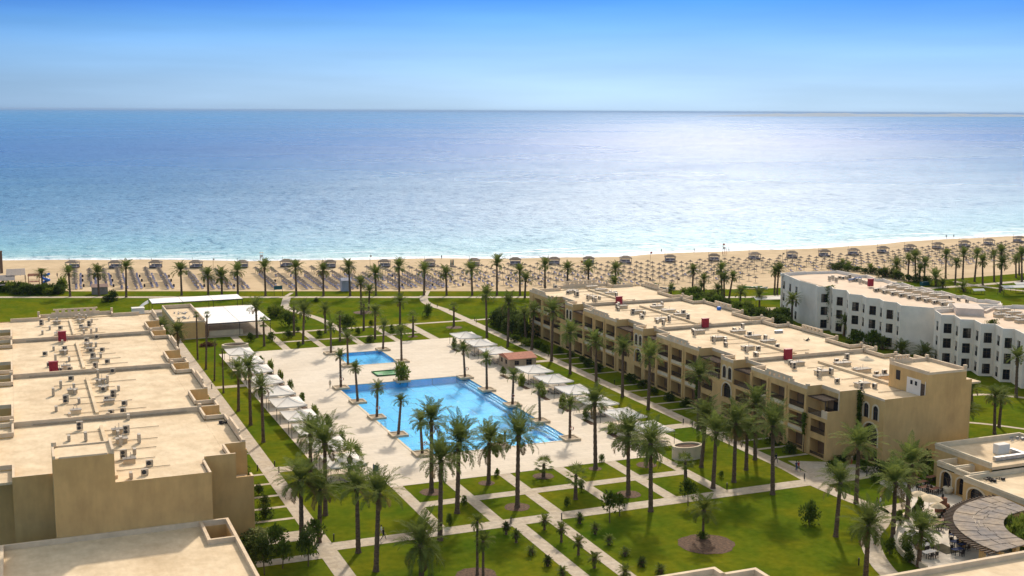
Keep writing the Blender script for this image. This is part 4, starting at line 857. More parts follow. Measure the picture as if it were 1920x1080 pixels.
# parapets and roofs: wing cells, front roof, back roof
for (x0, y0, x1, y1, z) in ((xw, 136.6, 132.59, 140.3, ZW), (xw, 133.31, 132.59, 136.6, ZW-.15)):
    RB_(p, x0, y0, z-.9, x0+.3, y1, z); RB_(p, x0+.3, y1-.3, z-.9, x1, y1, z-.003); RB_(p, x0+.3, y0, z-.9, x1, y0+.3, z-.006); RB_(f, x0+.3, y0+.3, z-1.0, x1, y1-.3, z-.85)
RB_(p, 127.6, 108, ZB-.9, 127.95, 133.3, ZB); RB_(p, 127.95, 132.95, ZB-.9, 155, 133.297, ZB-.003); RB_(f, 127.95, 105, ZB-1.0, 155, 132.95, ZB-.7)
RB_(p, 132.6, 133.3, ZA-.9, 132.95, 145.0, ZA); RB_(p, 132.95, 144.65, ZA-.9, 150.0, 144.997, ZA-.003); RB_(p, 149.65, 133.3, ZA-.9, 149.997, 144.65, ZA-.006); RB_(f, 132.95, 133.3, ZA-1.2, 149.65, 144.65, ZA-.75)
p.build('parapet', trimm, r); f.build('roof', roofm, r)
c_ = MB()
RB_(c_, xw-.12, 133.25, ZW-.32, xw, 140.35, ZW-.22); RB_(c_, 127.48, 108, ZB-.32, 127.6, 133.35, ZB-.22); RB_(c_, 132.48, 133.3, ZA-.35, 132.6, 145.05, ZA-.2); c_.build('cornice', trimm, r)
b = MB(); b.box(-1.1, -.6, 0, 1.1, .6, 1.5); o = b.build('roof_unit', canvas); x, y = G(1877, 849, ZA-.7); o.location = (x, y, ZA-.74); tag(o, 'white upright box unit on the restaurant roof', 'air conditioner')
b = MB(); b.box(-3.6, -.35, .1, 6, .35, .65); b.box(2.2, .35, .1, 2.9, 3.0, .66)
for k in range(10): b.box(-3.5+k, -.37, .09, -3.42+k, .37, .67)
o = b.build('roof_duct', metalm); o.location = (139.2, 135.6, ZA-.74); tag(o, 'long silver air duct on the restaurant roof', 'duct')
x, y = G(1862.8, 899, 3.5); clutter(x, y, ZB-.68, 'dark tangle of pipes on the front restaurant roof', 8, 16, 1.3, ironm)
x, y = G(1901, 824, 4.7); clutter(x, y, ZA-.72, 'bent pipes and fittings at the back of the restaurant roof', 9, 12, 1.4)
# curved slate pergola roof
r = empty('curved_pergola', 120, 117); tag(r, 'curved canopy of slate coloured panels over the restaurant terrace', 'pergola')
cx, cy = 125.6, 110.5; ro, ri = 15.4, 9.0
def arcp(a, rad): return (cx+rad*math.cos(a)-120, cy+rad*math.sin(a)-117)
b = MB(); nb = 14; A0, A1 = R(84), R(186); z0 = 3.2; q = random.Random(2)
for k in range(nb):
    a, c = A0+(A1-A0)*k/nb, A0+(A1-A0)*(k+1)/nb; m = [ro, ro-2.6-q.uniform(-.5, .5), ri+2.6+q.uniform(-.5, .5), ri]
    for j in range(3):
        g_ = .04; z1 = z0+.03*((k+j) % 2)
        pp = [arcp(a+.006, m[j]-.05), arcp(a+.006, m[j+1]+.05), arcp(c-.006, m[j+1]+.05), arcp(c-.006, m[j]-.05)]; b.prism(pp, z1-.06, z1+.05)
b.build('roof_panel', slatem, r)
b = MB(); nb = 46
for k in range(nb):
    a = A0+(A1-A0)*(k+.5)/nb; d = (math.cos(a), math.sin(a)); b.obox(arcp(a, ro+.25), d, 1.7, .16, z0-.25, z0-.08)
b.build('rafters', woodm, r)
b = MB()
for rad in (ro-1.0, ri+.5):
    for k in range(30):
        a, c = A0+(A1-A0)*k/30, A0+(A1-A0)*(k+1)/30; b.prism([arcp(a, rad), arcp(a, rad-.35), arcp(c, rad-.35), arcp(c, rad)], z0-.65, z0-.27)
b.build('beam', wallm, r)
for deg in (92, 118, 146, 172):
    for rad in (ro-1.17, ri+.3):
        x, y = arcp(R(deg), rad); p = MB(); p.box(x-.3, y-.3, 0, x+.3, y+.3, z0-.65); p.build('column', wallm, r)
path('restaurant_terrace', polys=[[(103.4, 114.0), (104.2, 119), (107.4, 124.3), (112.4, 129.2), (117.5, 132.6), (121.0, 136.5), (124.5, 141.0), (128.9, 141.5), (128.9, 133.3), (150, 110), (150, 95), (104, 95)]], z=0.05, m=mat('terrace_paving', (.60, .54, .45), .8, .05, .6))
b = MB(); b.box(-1.1, -1.6, .05, 1.1, 1.6, .1)
for k in range(11): b.box(-1.0+k*.2, -1.5, .1, -.95+k*.2, 1.5, .13)
o = b.build('floor_grate', mat('mossy_slats', (.14, .12, .07), .9)); x, y = G(1770, 1030); o.location = (x, y, .02); tag(o, 'dark slatted square set into the restaurant terrace floor', 'grate')
# foreground roof edges along the bottom
r = empty('foreground_building', 70, 80); tag(r, 'flat roofed building whose pale parapet crosses the bottom right corner', 'building')
poly = [(50, 98.5), (62.9, 98.5), (62.9, 96.8), (66.6, 96.8), (66.6, 90.4), (100, 90.4), (100, 60), (50, 60)]
w = MB(); w.prism([(x-70, y-80) for x, y in poly], 0, 11.4); w.build('wall', wallm, r)
p = MB()
for i in range(len(poly)):
    a, c = poly[i], poly[(i+1) % len(poly)]; L = math.hypot(c[0]-a[0], c[1]-a[1]); d = ((c[0]-a[0])/L, (c[1]-a[1])/L); n = (d[1], -d[0]); p.obox(((a[0]+c[0])/2-70+n[0]*(.2-.003*i), (a[1]+c[1])/2-80+n[1]*(.2-.003*i)), d, L+.02*i-.05, .45, 11.4, 12.0-.003*i)
p.build('parapet', copem, r); f = MB(); f.face([(x-70, y-80, 11.41) for x, y in reversed(poly)]); f.build('roof', roofm, r)
# ------------------------------------------------------------------ plants
def leaf_tri(mb, base, d, L, w, up, mi=0):
    side = d.cross(up)
    if side.length < 1e-4: side = Vector((1, 0, 0))
    side = side.normalized()*w; m_ = base+d*L*0.45
    mb.face([base-side*.3, m_-side, base+d*L, m_+side], mi)
def frond(mb, az, el, L, droop, nl, ll, q, w=0.05, start=0.15, mi=0):
    """one feather frond from the origin"""
    p = Vector((0, 0, 0)); n = 7; pts = [p.copy()]; e = el
    for k in range(n):
        p = p+Vector((math.cos(az)*math.cos(e), math.sin(az)*math.cos(e), math.sin(e)))*L/n; pts.append(p.copy()); e -= droop/n*(0.5+1.1*k/n)
    side = Vector((-math.sin(az), math.cos(az), 0))
    for k in range(n):
        a, b = pts[k], pts[k+1]; ww = .045*(1-k/n)+.012; mb.face([a-side*ww, b-side*ww, b+side*ww, a+side*ww], mi)
    for k in range(nl):
        f = start+(1-start)*(k+.5)/nl; i = min(n-1, int(f*n)); fr_ = f*n-i; pos = pts[i].lerp(pts[i+1], fr_); t_ = (pts[min(n, i+1)]-pts[i]).normalized(); up = t_.cross(side).normalized()*-1
        if up.z < 0: up = -up
        s_ = math.sin(math.pi*min(1, .18+f*.85))**.7
        for sg in (-1, 1):
            d = (side*sg*.75+t_*.65+up*(.25+q.uniform(-.2, .2))+Vector((0, 0, -.12))).normalized(); leaf_tri(mb, pos, d, ll*s_*q.uniform(.8, 1.15), w, up, mi)
def palm_crown(seed, nf=46, L=3.5, low=-55, nl=15, ll=.66, w=.07, dense=1.0, mats=None):
    q = random.Random(seed); mb = MB()
    for k in range(nf):
        f = k/(nf-1); az = k*2.39996+q.uniform(-.25, .25); el = R(84-(84-low)*(f**1.15)+q.uniform(-9, 9)); frond(mb, az, el, L*q.uniform(.72, 1.12)*(.78+.22*math.sin(math.pi*min(1, f+.2))), R(48+34*q.random()+30*f), nl, ll, q, w, mi=(2 if f > .9 and q.random() < .6 and not mats else 0))
    mb.lathe([(.22, -.5), (.34, -.2), (.3, .05), (.1, .3)], 8, mi=1)
    return mb.mesh('crown', mats or [palmleaf, trunkm, palmdry])
def fan_crown(seed, nf=26, L=1.2, fr=.85):
    q = random.Random(seed); mb = MB()
    for k in range(nf):
        f = k/(nf-1); az = k*2.39996; el = R(75-125*f+q.uniform(-8, 8)); d = Vector((math.cos(az)*math.cos(el), math.sin(az)*math.cos(el), math.sin(el))); p = d*L*q.uniform(.8, 1.1)
        s = Vector((-math.sin(az), math.cos(az), 0)); up = d.cross(s); mb.face([-s*.03, p-s*.03, p+s*.03, s*.03])
        for j in range(9):
            a = R(-100+25*j); dd = (d*math.cos(a)+s*math.sin(a)+Vector((0, 0, -.25))).normalized(); leaf_tri(mb, p, dd, fr*q.uniform(.8, 1.1), .07, up)
    mb.lathe([(.2, -.4), (.3, -.1), (.1, .2)], 8, mi=1); return mb.mesh('crown', [palmleaf, trunkm])
def trunk_mesh(seed, r0=.31, r1=.23, n=9):
    q = random.Random(seed); pr = [(r0*1.35, 0), (r0*1.1, .03)]; m_ = 22
    for k in range(1, m_): f = k/m_; pr.append(((r0+(r1-r0)*min(1, f*1.2))*(1.09 if k % 2 else .95)*q.uniform(.97, 1.03), f))
    pr.append((r1*1.25, .97)); pr.append((r1, 1.0)); mb = MB(); mb.lathe(pr, n); return mb.mesh('trunk', trunkm)
CROWNS = [palm_crown(i, nf=34+5*(i % 3), L=3.5, low=-8-10*(i % 3)) for i in range(8)]
CROWNB = [palm_crown(20+i, nf=40+5*(i % 3), L=3.9, low=-16-10*(i % 3), nl=22, ll=.72, w=.05) for i in range(6)]
FANS = [fan_crown(i) for i in range(3)]; FANL = [fan_crown(9, 30, 1.0, .8)]
TR = [trunk_mesh(i) for i in range(4)]
def palm(bx, by, cx, cy, label, group, kind='date', sc=1.0, name=None):
    x, y = G(bx, by); h = max(0.8, ZH(cy, x, y)); px, py = P(x, y, h); ppm = FPX/math.hypot(x, y); dx = (cx-px)/ppm
    dx = max(-1.6, min(1.6, dx)); off = Vector((dx*MW[0][0], dx*MW[1][0], 0)); top = Vector((0, 0, h))+off
    r = empty(name or ('date_palm' if kind != 'fan' else 'fan_palm'), x, y, 0, 0)
    tag(r, label, 'palm tree', group)
    lean = top.to_track_quat('Z', 'Y').to_euler(); q = rnd.uniform(0, 6.28)
    t_ = inst('trunk', TR[rnd.randrange(4)], r, (0, 0, 0), lean, (sc**.5, sc**.5, top.length-.25))
    cl_ = CROWNS if kind == 'date' else CROWNB if kind == 'big' else FANS; cr_ = cl_[rnd.randrange(len(cl_))]
    sc *= rnd.uniform(.9, 1.1); inst('crown', cr_, r, top-Vector((0, 0, .25)), (lean[0]*.8+rnd.uniform(-.1, .1), lean[1]*.8+rnd.uniform(-.1, .1), q), (sc*rnd.uniform(.93, 1.07), sc, sc*rnd.uniform(.85, 1.1))); return r
PROM = [(131.7, 556, 128.7, 512), (185.7, 555, 183, 511), (236.7, 557.5, 236, 500), (340.7, 553.7, 338.7, 507), (390.5, 552.5, 389.5, 515), (416, 552.5, 415.5, 519), (446, 552.5, 445, 507), (498, 555, 496, 501), (555.7, 555, 554, 502.5), (606.7, 555, 605.7, 506), (656.7, 555, 654, 501), (705, 553.7, 703.7, 512.5), (748.7, 555.5, 748, 500), (795, 553.7, 796, 507.5), (837.5, 553.7, 836, 512.5), (885.5, 553.7, 884, 505), (931.7, 553.7, 931.7, 494), (975, 553.7, 974.5, 508), (984, 558.7, 985.7, 524), (1022, 552, 1021.7, 497), (1063.7, 549, 1064.5, 503), (1103, 549, 1103.7, 502), (1154, 545, 1154, 505), (1152, 557, 1152, 530)]
for a in PROM: palm(*a, 'date palm in the row along the beach promenade', 'palms along the beach promenade', sc=1.28)
RB2 = [(1298, 552, 1300, 506, .9), (1319.5, 557.5, 1320, 524, .9), (1314.5, 557, 1315, 538, .7), (1354, 560, 1352, 505, .95), (1347, 568, 1346, 543, .95), (1358, 565, 1357.5, 523, .9), (1366, 565, 1374, 518, .9), (1387.5, 575, 1389, 547, .95), (1336, 572, 1336, 558, .85), (1305, 565, 1304, 548, .7), (1282, 562, 1282, 550, .8), (1258, 552, 1258, 541, .7), (1229, 548, 1229, 539, .6), (1452, 552, 1454, 510, .9), (1457, 552, 1460, 505, .9), (1424, 578, 1424, 553, .8), (1400, 590, 1400, 575, .8)]
for a in RB2: palm(*a[:4], 'date palm in the clump between the beige and white blocks', 'palms between the beige and white blocks', sc=a[4]*1.22)
RB3 = [(1681, 518, 1681, 497, 1.1), (1702.5, 521, 1704, 487, .9), (1717, 524, 1716, 481, 1.05), (1724, 529, 1725, 505, .85), (1733, 528, 1734.5, 492, .95), (1754.5, 536, 1754.5, 521, 1.1), (1773, 522, 1774, 478, .95), (1791, 534, 1793, 493, .95), (1805, 524, 1807, 477, .95), (1827, 528, 1832, 477, 1.0), (1842.5, 534, 1842.5, 489, .95), (1864, 528, 1864, 479, .95), (1877.5, 545, 1878, 473, 1.05), (1874.5, 548, 1879, 493, 1.0), (1905, 521, 1905, 488, .9), (1911, 516, 1911, 483, .9), (1916, 529, 1916, 477, .95), (1580, 502, 1580, 496, .7), (1590, 504, 1592, 498, .7), (1632.5, 512, 1632, 505, .8), (1661, 519, 1661, 512, .9), (1678, 523, 1678, 516, .8), (1807, 547, 1805, 538, .9), (1768, 540, 1768, 532, .7)]
for a in RB3: palm(*a[:4], 'date palm on the lawn behind the white block', 'palms behind the white block', sc=a[4]*1.22)
RB4 = [(1484, 609, 1486, 562, 1.05), (1582, 630, 1585, 605, 1.0), (1641, 640, 1642, 605, 1.0), (1707, 647.5, 1710, 610, 1.1), (1690, 668, 1690, 655, 1.0), (1735, 678, 1733, 662, 1.0), (1655, 655, 1655, 643, .8), (1905, 745, 1908, 670, 1.0)]
for a in RB4: palm(*a[:4], 'date palm in front of the white zigzag block', 'palms in front of the white block', sc=a[4]*1.15)
RB5 = [(1822, 755, 1822, 728, .9), (1811, 818, 1815, 768, .95), (1864.5, 814, 1866, 742, .95), (1873, 801, 1878, 748, .95)]
for a in RB5: palm(*a[:4], 'date palm right of the beige end wall', 'palms behind the restaurant', sc=a[4])
NL = [(678, 590, 676, 530), (691, 582, 693, 545), (750, 612, 750, 565), (913, 633, 911, 552), (952, 650, 954, 567), (703, 636, 703.7, 583), (610.5, 624, 609, 582), (568, 645, 570, 582), (482, 633, 480, 577)]
for a in NL: palm(*a, 'date palm on the lawns beyond the pool deck', 'palms on the north lawns', sc=1.12)
for a in ((774.5, 631, 774.5, 592), (637.5, 640, 637, 590), (551, 629, 551, 573), (495.5, 649, 494, 602), (682, 620, 682, 569), (851, 612, 851, 574)): palm(*a, 'fan palm on the lawns beyond the pool deck', 'fan palms on the north lawns', 'fan')
POOLP = [(60.6, 238.2, 637.5, 668), (60.6, 225.1, 666, 688), (60.7, 212.1, 708, 727), (60.8, 198.9, 752, 750), (61.0, 185.9, 788, 789), (87.9, 238.2, 869, 655), (88, 225.5, 912, 671), (88, 211.8, 963, 702), (88, 198.5, 1011, 729), (88, 185.5, 1069, 758), (67.4, 273.9, 620, 612), (80.1, 273.9, 720, 610), (67.6, 259.0, 651, 632), (80.2, 259.2, 752, 621)]
for i, (x, y, cx_, cy_) in enumerate(POOLP):
    side = 'the left edge of the large pool' if i < 5 else 'the right edge of the large pool' if i < 10 else 'a corner of the small pool'
    bx_, by_ = P(x, y, 0); palm(bx_, by_, cx_, cy_, 'slim date palm in a planter at '+side.replace('edge of the large pool', 'large pool edge').replace('a corner of the small pool', 'the small pool'), 'palms around the pools', sc=.78)
LL = [(333, 668, 333, 622, 1.0, 'big'), (303, 652, 303, 612, 1.0, 'big'), (447, 771, 447, 693, .95, 'date'), (470, 797, 467, 690, 1.0, 'date'), (494, 829, 490, 724, 1.0, 'date'), (370.7, 674, 368, 588, .45, 'fan'), (386, 692.6, 388, 588, .6, 'fan'), (402, 714, 403, 637, .35, 'fan'), (419, 737, 416.7, 655, .35, 'fan')]
for a in LL: palm(*a[:4], ('feathery date palm' if a[5] != 'fan' else 'thin trunked fan palm with a sparse top')+' on the left lawn strip', 'palms of the left lawn strip', a[5], a[4])
FR = [(582, 885, 582, 812, 1.05), (610, 966, 609, 830, 1.1), (565.5, 1018, 564, 898, 1.1), (598, 1017, 601, 916, 1.05), (672, 1036, 669, 913, 1.05), (705, 1071, 710, 923, 1.1), (790, 1085, 790, 1020, 1.1), (809, 923, 809, 788, 1.15), (857, 962, 861, 828, 1.15), (825, 1013, 827, 862, 1.15), (916, 907, 918, 829, 1.05), (970, 951, 972, 816, 1.15), (1116.5, 879, 1115, 753, 1.1), (1178, 927, 1178, 815, 1.1), (1220, 959, 1220, 830, 1.15), (1212.6, 872, 1213, 840, .5)]
for a in FR: palm(*a[:4], 'tall date palm among the paths in front of the pool', 'palms in front of the pool', 'big', a[4]*1.12)
FR2 = [(1315, 876, 1324, 779, 1.0), (1337, 916, 1343, 808, 1.05), (1376, 904, 1380, 792, 1.05), (1399, 881, 1401, 805, 1.0), (1415.6, 862, 1417, 755, 1.0), (1309, 805, 1312, 702, 1.0), (1448.6, 927, 1449, 797, 1.1), (1069, 701, 1069, 622, .95), (1118, 723, 1117, 640, 1.0), (1167, 744, 1168, 652, 1.0), (1215.5, 768, 1219, 668, 1.0), (997, 656, 1001, 582, 1.0), (1034, 677, 1037, 582, 1.05), (986, 637, 983, 587, .9)]
for a in FR2: palm(*a[:4], 'date palm beside the path along the right beige block', 'palms along the right beige block', 'big' if a[1] > 690 else 'date', a[4]*1.15)
FR3 = [(1567, 1006, 1576, 903, 1.0), (1605, 944, 1610, 833, 1.1), (1674, 1011, 1679, 903, 1.05), (1700, 973, 1708, 868, 1.1), (1623, 1082, 1629, 983, 1.05), (1722, 1062, 1728, 993, 1.0)]
for a in FR3: palm(*a[:4], 'date palm near the restaurant terrace', 'palms around the restaurant', 'big', a[4]*1.12)
# dwarf, young and droopy palms
palm(1019, 894, 1020, 868, 'short fan palm in a round mulch bed on the lattice lawn', 'short fan palms', 'fan', 1.05); palm(1079, 936, 1080, 888, 'stout short palm with yellow fronds on the lattice lawn', 'short fan palms', 'fan', 1.0); palm(1285.5, 911, 1285, 862, 'stout fan palm on the right lattice lawn', 'short fan palms', 'fan', 1.0); palm(655, 900, 656, 855, 'bushy fan palm beside the nearest left parasol', 'short fan palms', 'fan', 1.5)
YP = palm_crown(50, 22, 1.5, -20, 12, .4, .045, mats=[palmlight, trunkm]); DR = palm_crown(51, 26, 3.0, -35, 26, .75, .04, mats=[palmlight, trunkm]); CY = palm_crown(52, 40, 1.05, -15, 14, .22, .035, mats=[leafd, trunkm]); CY2 = palm_crown(53, 34, 1.15, -20, 14, .22, .035, mats=[palmleaf, trunkm])
def small(bx, by, cy, me, label, group, sc, name='young_palm', cat_='palm tree'):
    x, y = G(bx, by); h = max(.25, ZH(cy, x, y)-.25); r = empty(name, x, y, 0); tag(r, label, cat_, group)
    inst('trunk', TR[0], r, (0, 0, 0), (0, 0, 0), (.6, .6, h)); inst('crown', me, r, (0, 0, h), (0, 0, rnd.uniform(0, 6)), (sc,)*3); return r
for bx, by, cy_ in ((1021, 993, 974), (1052.5, 1016, 989), (1084.5, 1040, 1015), (1114.5, 1064.5, 1046), (1172, 1082, 1070)): small(bx, by, cy_, YP, 'young feathery palm in the strip between the two lower paths', 'young palms between the lower paths', 1.0)
for bx, by, cy_ in ((949, 1002, 986), (968, 1017, 1001), (996, 1040, 1030), (1027, 1061, 1049), (1054, 1080, 1069), (1087, 981, 969), (1116, 1001, 988), (1142, 1021, 1009), (1172, 1042, 1034), (1203, 1062, 1052), (1238, 1076, 1066)): small(bx, by, cy_, CY if bx % 2 else CY2, 'dark round cycad on the grass '+('left of the lower paths' if bx < 1060 else 'right of the lower paths'), 'cycads by the lower paths', 1.0, 'cycad', 'cycad')
small(1318, 1008, 955, DR, 'drooping feathery palm in the round mulch bed on the front lawn', None, 1.1, 'feather_palm')
small(895, 1078, 975, DR, 'thin yellowish palm at the bottom of the view', 'yellowish palms at the bottom', .55, 'feather_palm'); small(906, 1084, 1012, DR, 'thin yellowish palm at the bottom of the view', 'yellowish palms at the bottom', .7, 'feather_palm')
# shrubs and small trees made of leaf clumps
def bush_mesh(seed, n=700, rx=1, rz=1, leaf=.16, clumps=14, m=None):
    q = random.Random(seed); mb = MB(); cl = []
    for k in range(clumps):
        a = q.uniform(0, 6.28); e = q.uniform(-.2, 1.35); rr_ = q.uniform(.45, .78); cl.append((Vector((math.cos(a)*math.cos(e)*rr_*rx, math.sin(a)*math.cos(e)*rr_*rx, max(.15, math.sin(e)*rr_+.35)*rz)), q.uniform(.25, .42)))
    for k in range(n):
        c, r_ = cl[q.randrange(clumps)]; d = Vector((q.gauss(0, 1), q.gauss(0, 1), q.gauss(0, 1))).normalized(); p = c+d*r_*q.uniform(.65, 1.05); p.z = max(.02, p.z)
        dd = (d+Vector((q.uniform(-.6, .6), q.uniform(-.6, .6), q.uniform(-.3, .6)))).normalized(); leaf_tri(mb, p, dd, leaf*q.uniform(.8, 1.4)*1.6, leaf*.42, Vector((q.uniform(-1, 1), q.uniform(-1, 1), 1)).normalized())
    return mb.mesh('foliage', m or leafm)
BU = {'green': [bush_mesh(i, m=leafm) for i in range(3)], 'dark': [bush_mesh(5+i, 900, m=leafd, leaf=.13) for i in range(2)], 'yellow': [bush_mesh(9+i, 420, .9, 1.1, .26, 10, leafy) for i in range(2)], 'pale': [bush_mesh(12, 800, 1.1, .8, .15, 14, varieg)], 'red': [bush_mesh(13, 500, 1.1, .55, .15, 12, redleaf)]}
stemm = mat('stem_bark', (.13, .09, .06), .9, .2, 4)
def stems(h, sp=.35, n=4, seed=0):
    q = random.Random(seed); mb = MB()
    for k in range(n): a = q.uniform(0, 6.28); mb.tube((0, 0, 0), (math.cos(a)*sp, math.sin(a)*sp, h), .05, .025, 5)
    return mb.mesh('stem', stemm)
ST = stems(.9)
def bush(x, y, rx, h, kind, label, group=None, name='shrub', cat_='shrub', z=0):
    r = empty(name, x, y, z, rnd.uniform(0, 6.28)); tag(r, label, cat_, group); inst('stem', ST, r, (0, 0, 0), (0, 0, 0), (rx, rx, h*.6)); inst('foliage', BU[kind][rnd.randrange(len(BU[kind]))], r, (0, 0, 0), (0, 0, 0), (rx, rx, h/1.25)); return r
def small_tree(x, y, h, rx, kind, label, group=None):
    r = empty('small_tree', x, y, 0, rnd.uniform(0, 6)); tag(r, label, 'tree', group); q = MB(); q.tube((0, 0, 0), (.05, .1, h*.5), .09, .06, 6); q.tube((.05, .1, h*.45), (.4, .2, h*.8), .05, .02, 5); q.tube((.05, .1, h*.45), (-.3, -.2, h*.75), .05, .02, 5); q.build('trunk', stemm, r)
    inst('crown', BU[kind][0], r, (0, 0, h*.4), (0, 0, 0), (rx, rx, h*.6/1.25)); return r
for side, xs_ in (('left', 31.4), ('right', 118.6)):
    for y in strips:
        for dy in (2.7,):
            yy = y+dy; k = rnd.uniform(.8, 1.2)
            bush(xs_+rnd.uniform(-.9, .9), yy-1.2, (1.25 if side == 'right' else .9)*k, 1.5*k, 'dark', 'clipped dark green bush on the patio strips of the %s beige block' % side, 'patio bushes of the %s block' % side)
Hd = [(1.0, 0)]
def hedge(x0, y0, x1, y1, w, h, label, kind='dark', group=None):
    L = math.hypot(x1-x0, y1-y0); n = max(2, int(L/.8)); r = empty('hedge', (x0+x1)/2, (y0+y1)/2); tag(r, label, 'hedge', group); mb = MB(); q = random.Random(int(x0*7+y0)); d = Vector((x1-x0, y1-y0, 0)).normalized(); nrm = Vector((-d.y, d.x, 0))
    for k in range(int(L*w*h*34+250)):
        a = q.uniform(-L/2, L/2); f = q.random()
        if f < .45: p = d*a+nrm*q.uniform(-w/2, w/2)+Vector((0, 0, h*q.uniform(.85, 1.06)))
        else: p = d*a+nrm*(w/2*q.choice((-1, 1))*q.uniform(.75, 1.05))+Vector((0, 0, q.uniform(.05, h)))
        dd = Vector((q.gauss(0, 1), q.gauss(0, 1), q.uniform(-.2, 1))).normalized(); leaf_tri(mb, p, dd, .3, .09, Vector((q.uniform(-1, 1), q.uniform(-1, 1), 1)).normalized())
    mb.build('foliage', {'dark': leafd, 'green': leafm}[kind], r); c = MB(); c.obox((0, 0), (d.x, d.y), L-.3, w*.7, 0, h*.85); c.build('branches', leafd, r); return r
x, y = G(1555, 862); hedge(x-.2, 157.0, x+5.0, 157.0, .7, .9, 'low hedge at the foot of the beige block\'s near end')
def B(px, py, rx, h, kind, label, group=None, name='shrub', cat_='shrub'):
    x, y = G(px, py); return bush(x, y, rx, h, kind, label, group, name, cat_)
B(1517, 984, 1.5, 3.0, 'green', 'lone rounded shrub on the front right lawn'); B(1318, 1010, .9, .9, 'green', 'low green plant under the drooping palm')
x, y = G(1290, 948); small_tree(x, y, 3.6, 1.3, 'green', 'small leafy tree beside the drooping palm bed'); x, y = G(1143, 980); small_tree(x, y, 4.2, 1.3, 'green', 'slim leafy tree beside the lower paths'); x, y = G(1162, 968); small_tree(x, y, 3.0, 1.0, 'green', 'shorter leafy tree next to the slim one by the lower paths')
x, y = G(650, 634); small_tree(x, y, 5.5, 2.5, 'green', 'leafy round tree on the lawns beyond the pool deck')
for (px, py, h_) in ((590, 1030, 3.6), (578, 1062, 4.6), (530, 1066, 3.2), (519, 1040, 3.6), (496, 1078, 4.5)): x, y = G(px, py); small_tree(x, y, h_, 1.5, 'green' if h_ < 4 else 'dark', 'small tree in the bottom left garden corner', 'trees of the bottom left garden corner')
B(489, 1012, 2.4, 1.7, 'pale', 'pale variegated bush at the corner of the left beige block'); B(478, 1045, 2.0, 2.6, 'dark', 'dark bush beside the low service wing'); B(470, 985, 1.3, 1.8, 'green', 'green bush at the left block\'s near corner')
for (px, py, rx, h_, kd) in ((518, 595, 2.6, 3.0, 'yellow'), (542, 612, 2.4, 3.4, 'green'), (509, 640, 1.1, 2.0, 'green'), (540, 634, 1.3, 1.8, 'dark'), (599, 632, .9, 1.6, 'green'), (558, 622, .8, 1.2, 'dark'), (694, 642, 1.2, 1.6, 'dark'), (802, 594, 1.7, 3.2, 'green'), (696, 612, .8, 1.5, 'green'), (646, 622, 1.0, 1.4, 'dark'), (593, 566, .8, 1.2, 'dark'), (202, 566, 2.0, 1.8, 'dark'), (212, 564, 1.6, 3.0, 'dark'), (470, 640, 1.2, 1.8, 'green'), (735, 622, 1.0, 1.6, 'green'), (671, 626, .8, 1.5, 'green'), (560, 652, .6, 1.3, 'green')): B(px, py, rx, h_, kd, {'yellow': 'yellowish', 'green': 'mid green', 'dark': 'dark green'}[kd]+' shrub on the lawns beyond the pool deck', 'shrubs of the north lawns')
B(390, 648, 2.2, 1.0, 'red', 'dark red low shrub on the left lawn strip')
for k, (px, py) in enumerate(((934, 612), (948, 618), (962, 612), (975, 622), (945, 606), (985, 632), (960, 626))): B(px, py, 3.0, 4.2, 'dark', 'dark bush off the far corner of the beige block', 'dark bush clump')
for (px, py, rx) in ((965, 640, 1.6), (990, 648, 2.0), (1010, 652, 1.6), (1022, 660, 1.4)): B(px, py, rx, 1.5, 'yellow' if px == 990 else 'green', ('yellow green' if px == 990 else 'green')+' low shrub at the far end of the right beige block', 'far end shrubs')
for (px, py, rx, h_) in ((1560, 886, 1.0, 1.8), (1620, 884, 1.1, 1.6), (1652, 892, 1.6, 2.2), (1680, 892, 1.6, 2.6), (1700, 905, 1.4, 2.0), (1735, 885, 1.3, 3.2), (1668, 905, 1.0, 1.3), (1640, 905, .9, 1.1)): B(px, py, rx, h_, 'green' if h_ < 2 else 'dark', ('low' if h_ < 2 else 'tall')+' shrub at the foot of the end wall', 'shrubs at the end wall foot')
for (px, py, rx, h_) in ((1668, 1040, .9, 1.9), (1685, 985, .7, 1.9), (1723, 967, .8, 2.4), (1700, 1038, .9, 1.3), (1705, 1055, .9, 1.3), (1697, 1022, .8, 1.2)): B(px, py, rx, h_, 'green', 'spiky green plant along the restaurant terrace edge', 'terrace edge plants')
for (px, py) in ((1340, 900), (988, 0)):
    if py: B(px+12, py-5, .5, .9, 'green', 'tiny bush on the right lattice edge')
for (px, py) in ((1128, 870), (1313, 907), (1092, 928), (886, 955), (874, 860)): pass
for (px, py, h_) in ((1128, 866, 1.2), (1090, 922, 1.7), (870, 950, 1.5), (932, 893, 1.1), (1063, 950, 1.3), (843, 985, 1.5)): B(px, py, .55, h_, 'green', 'small upright bush on the lattice lawns in front of the pool', 'little bushes of the lattice lawns')
# mulch rings
def ring(px, py, rx, label, group='mulch rings'):
    x, y = G(px, py); mb = MB(); q = random.Random(int(px)); mb.face([(math.cos(a*.2618)*rx*q.uniform(.93, 1.05), math.sin(a*.2618)*rx*q.uniform(.93, 1.05), .0) for a in range(24)]); o = mb.build('mulch_bed', dirt); o.location = (x, y, .031); struct(o, label=label)
ring(1324, 1020, 3.8, 'round mulch bed under the drooping palm')
for (px, py, rr_) in ((1019, 893, 1.7), (970, 951, 1.9), (1178, 927, 1.9), (809, 923, 1.8), (912, 906, 1.3), (1212, 872, 1.7), (1116, 879, 1.1), (851, 614, 2.2), (682, 586, 3.0), (940, 760, .1), (893, 1079, 2.6), (774, 631, 1.3)):
    if rr_ > 1: ring(px, py, rr_, 'brown mulch ring at a palm foot')
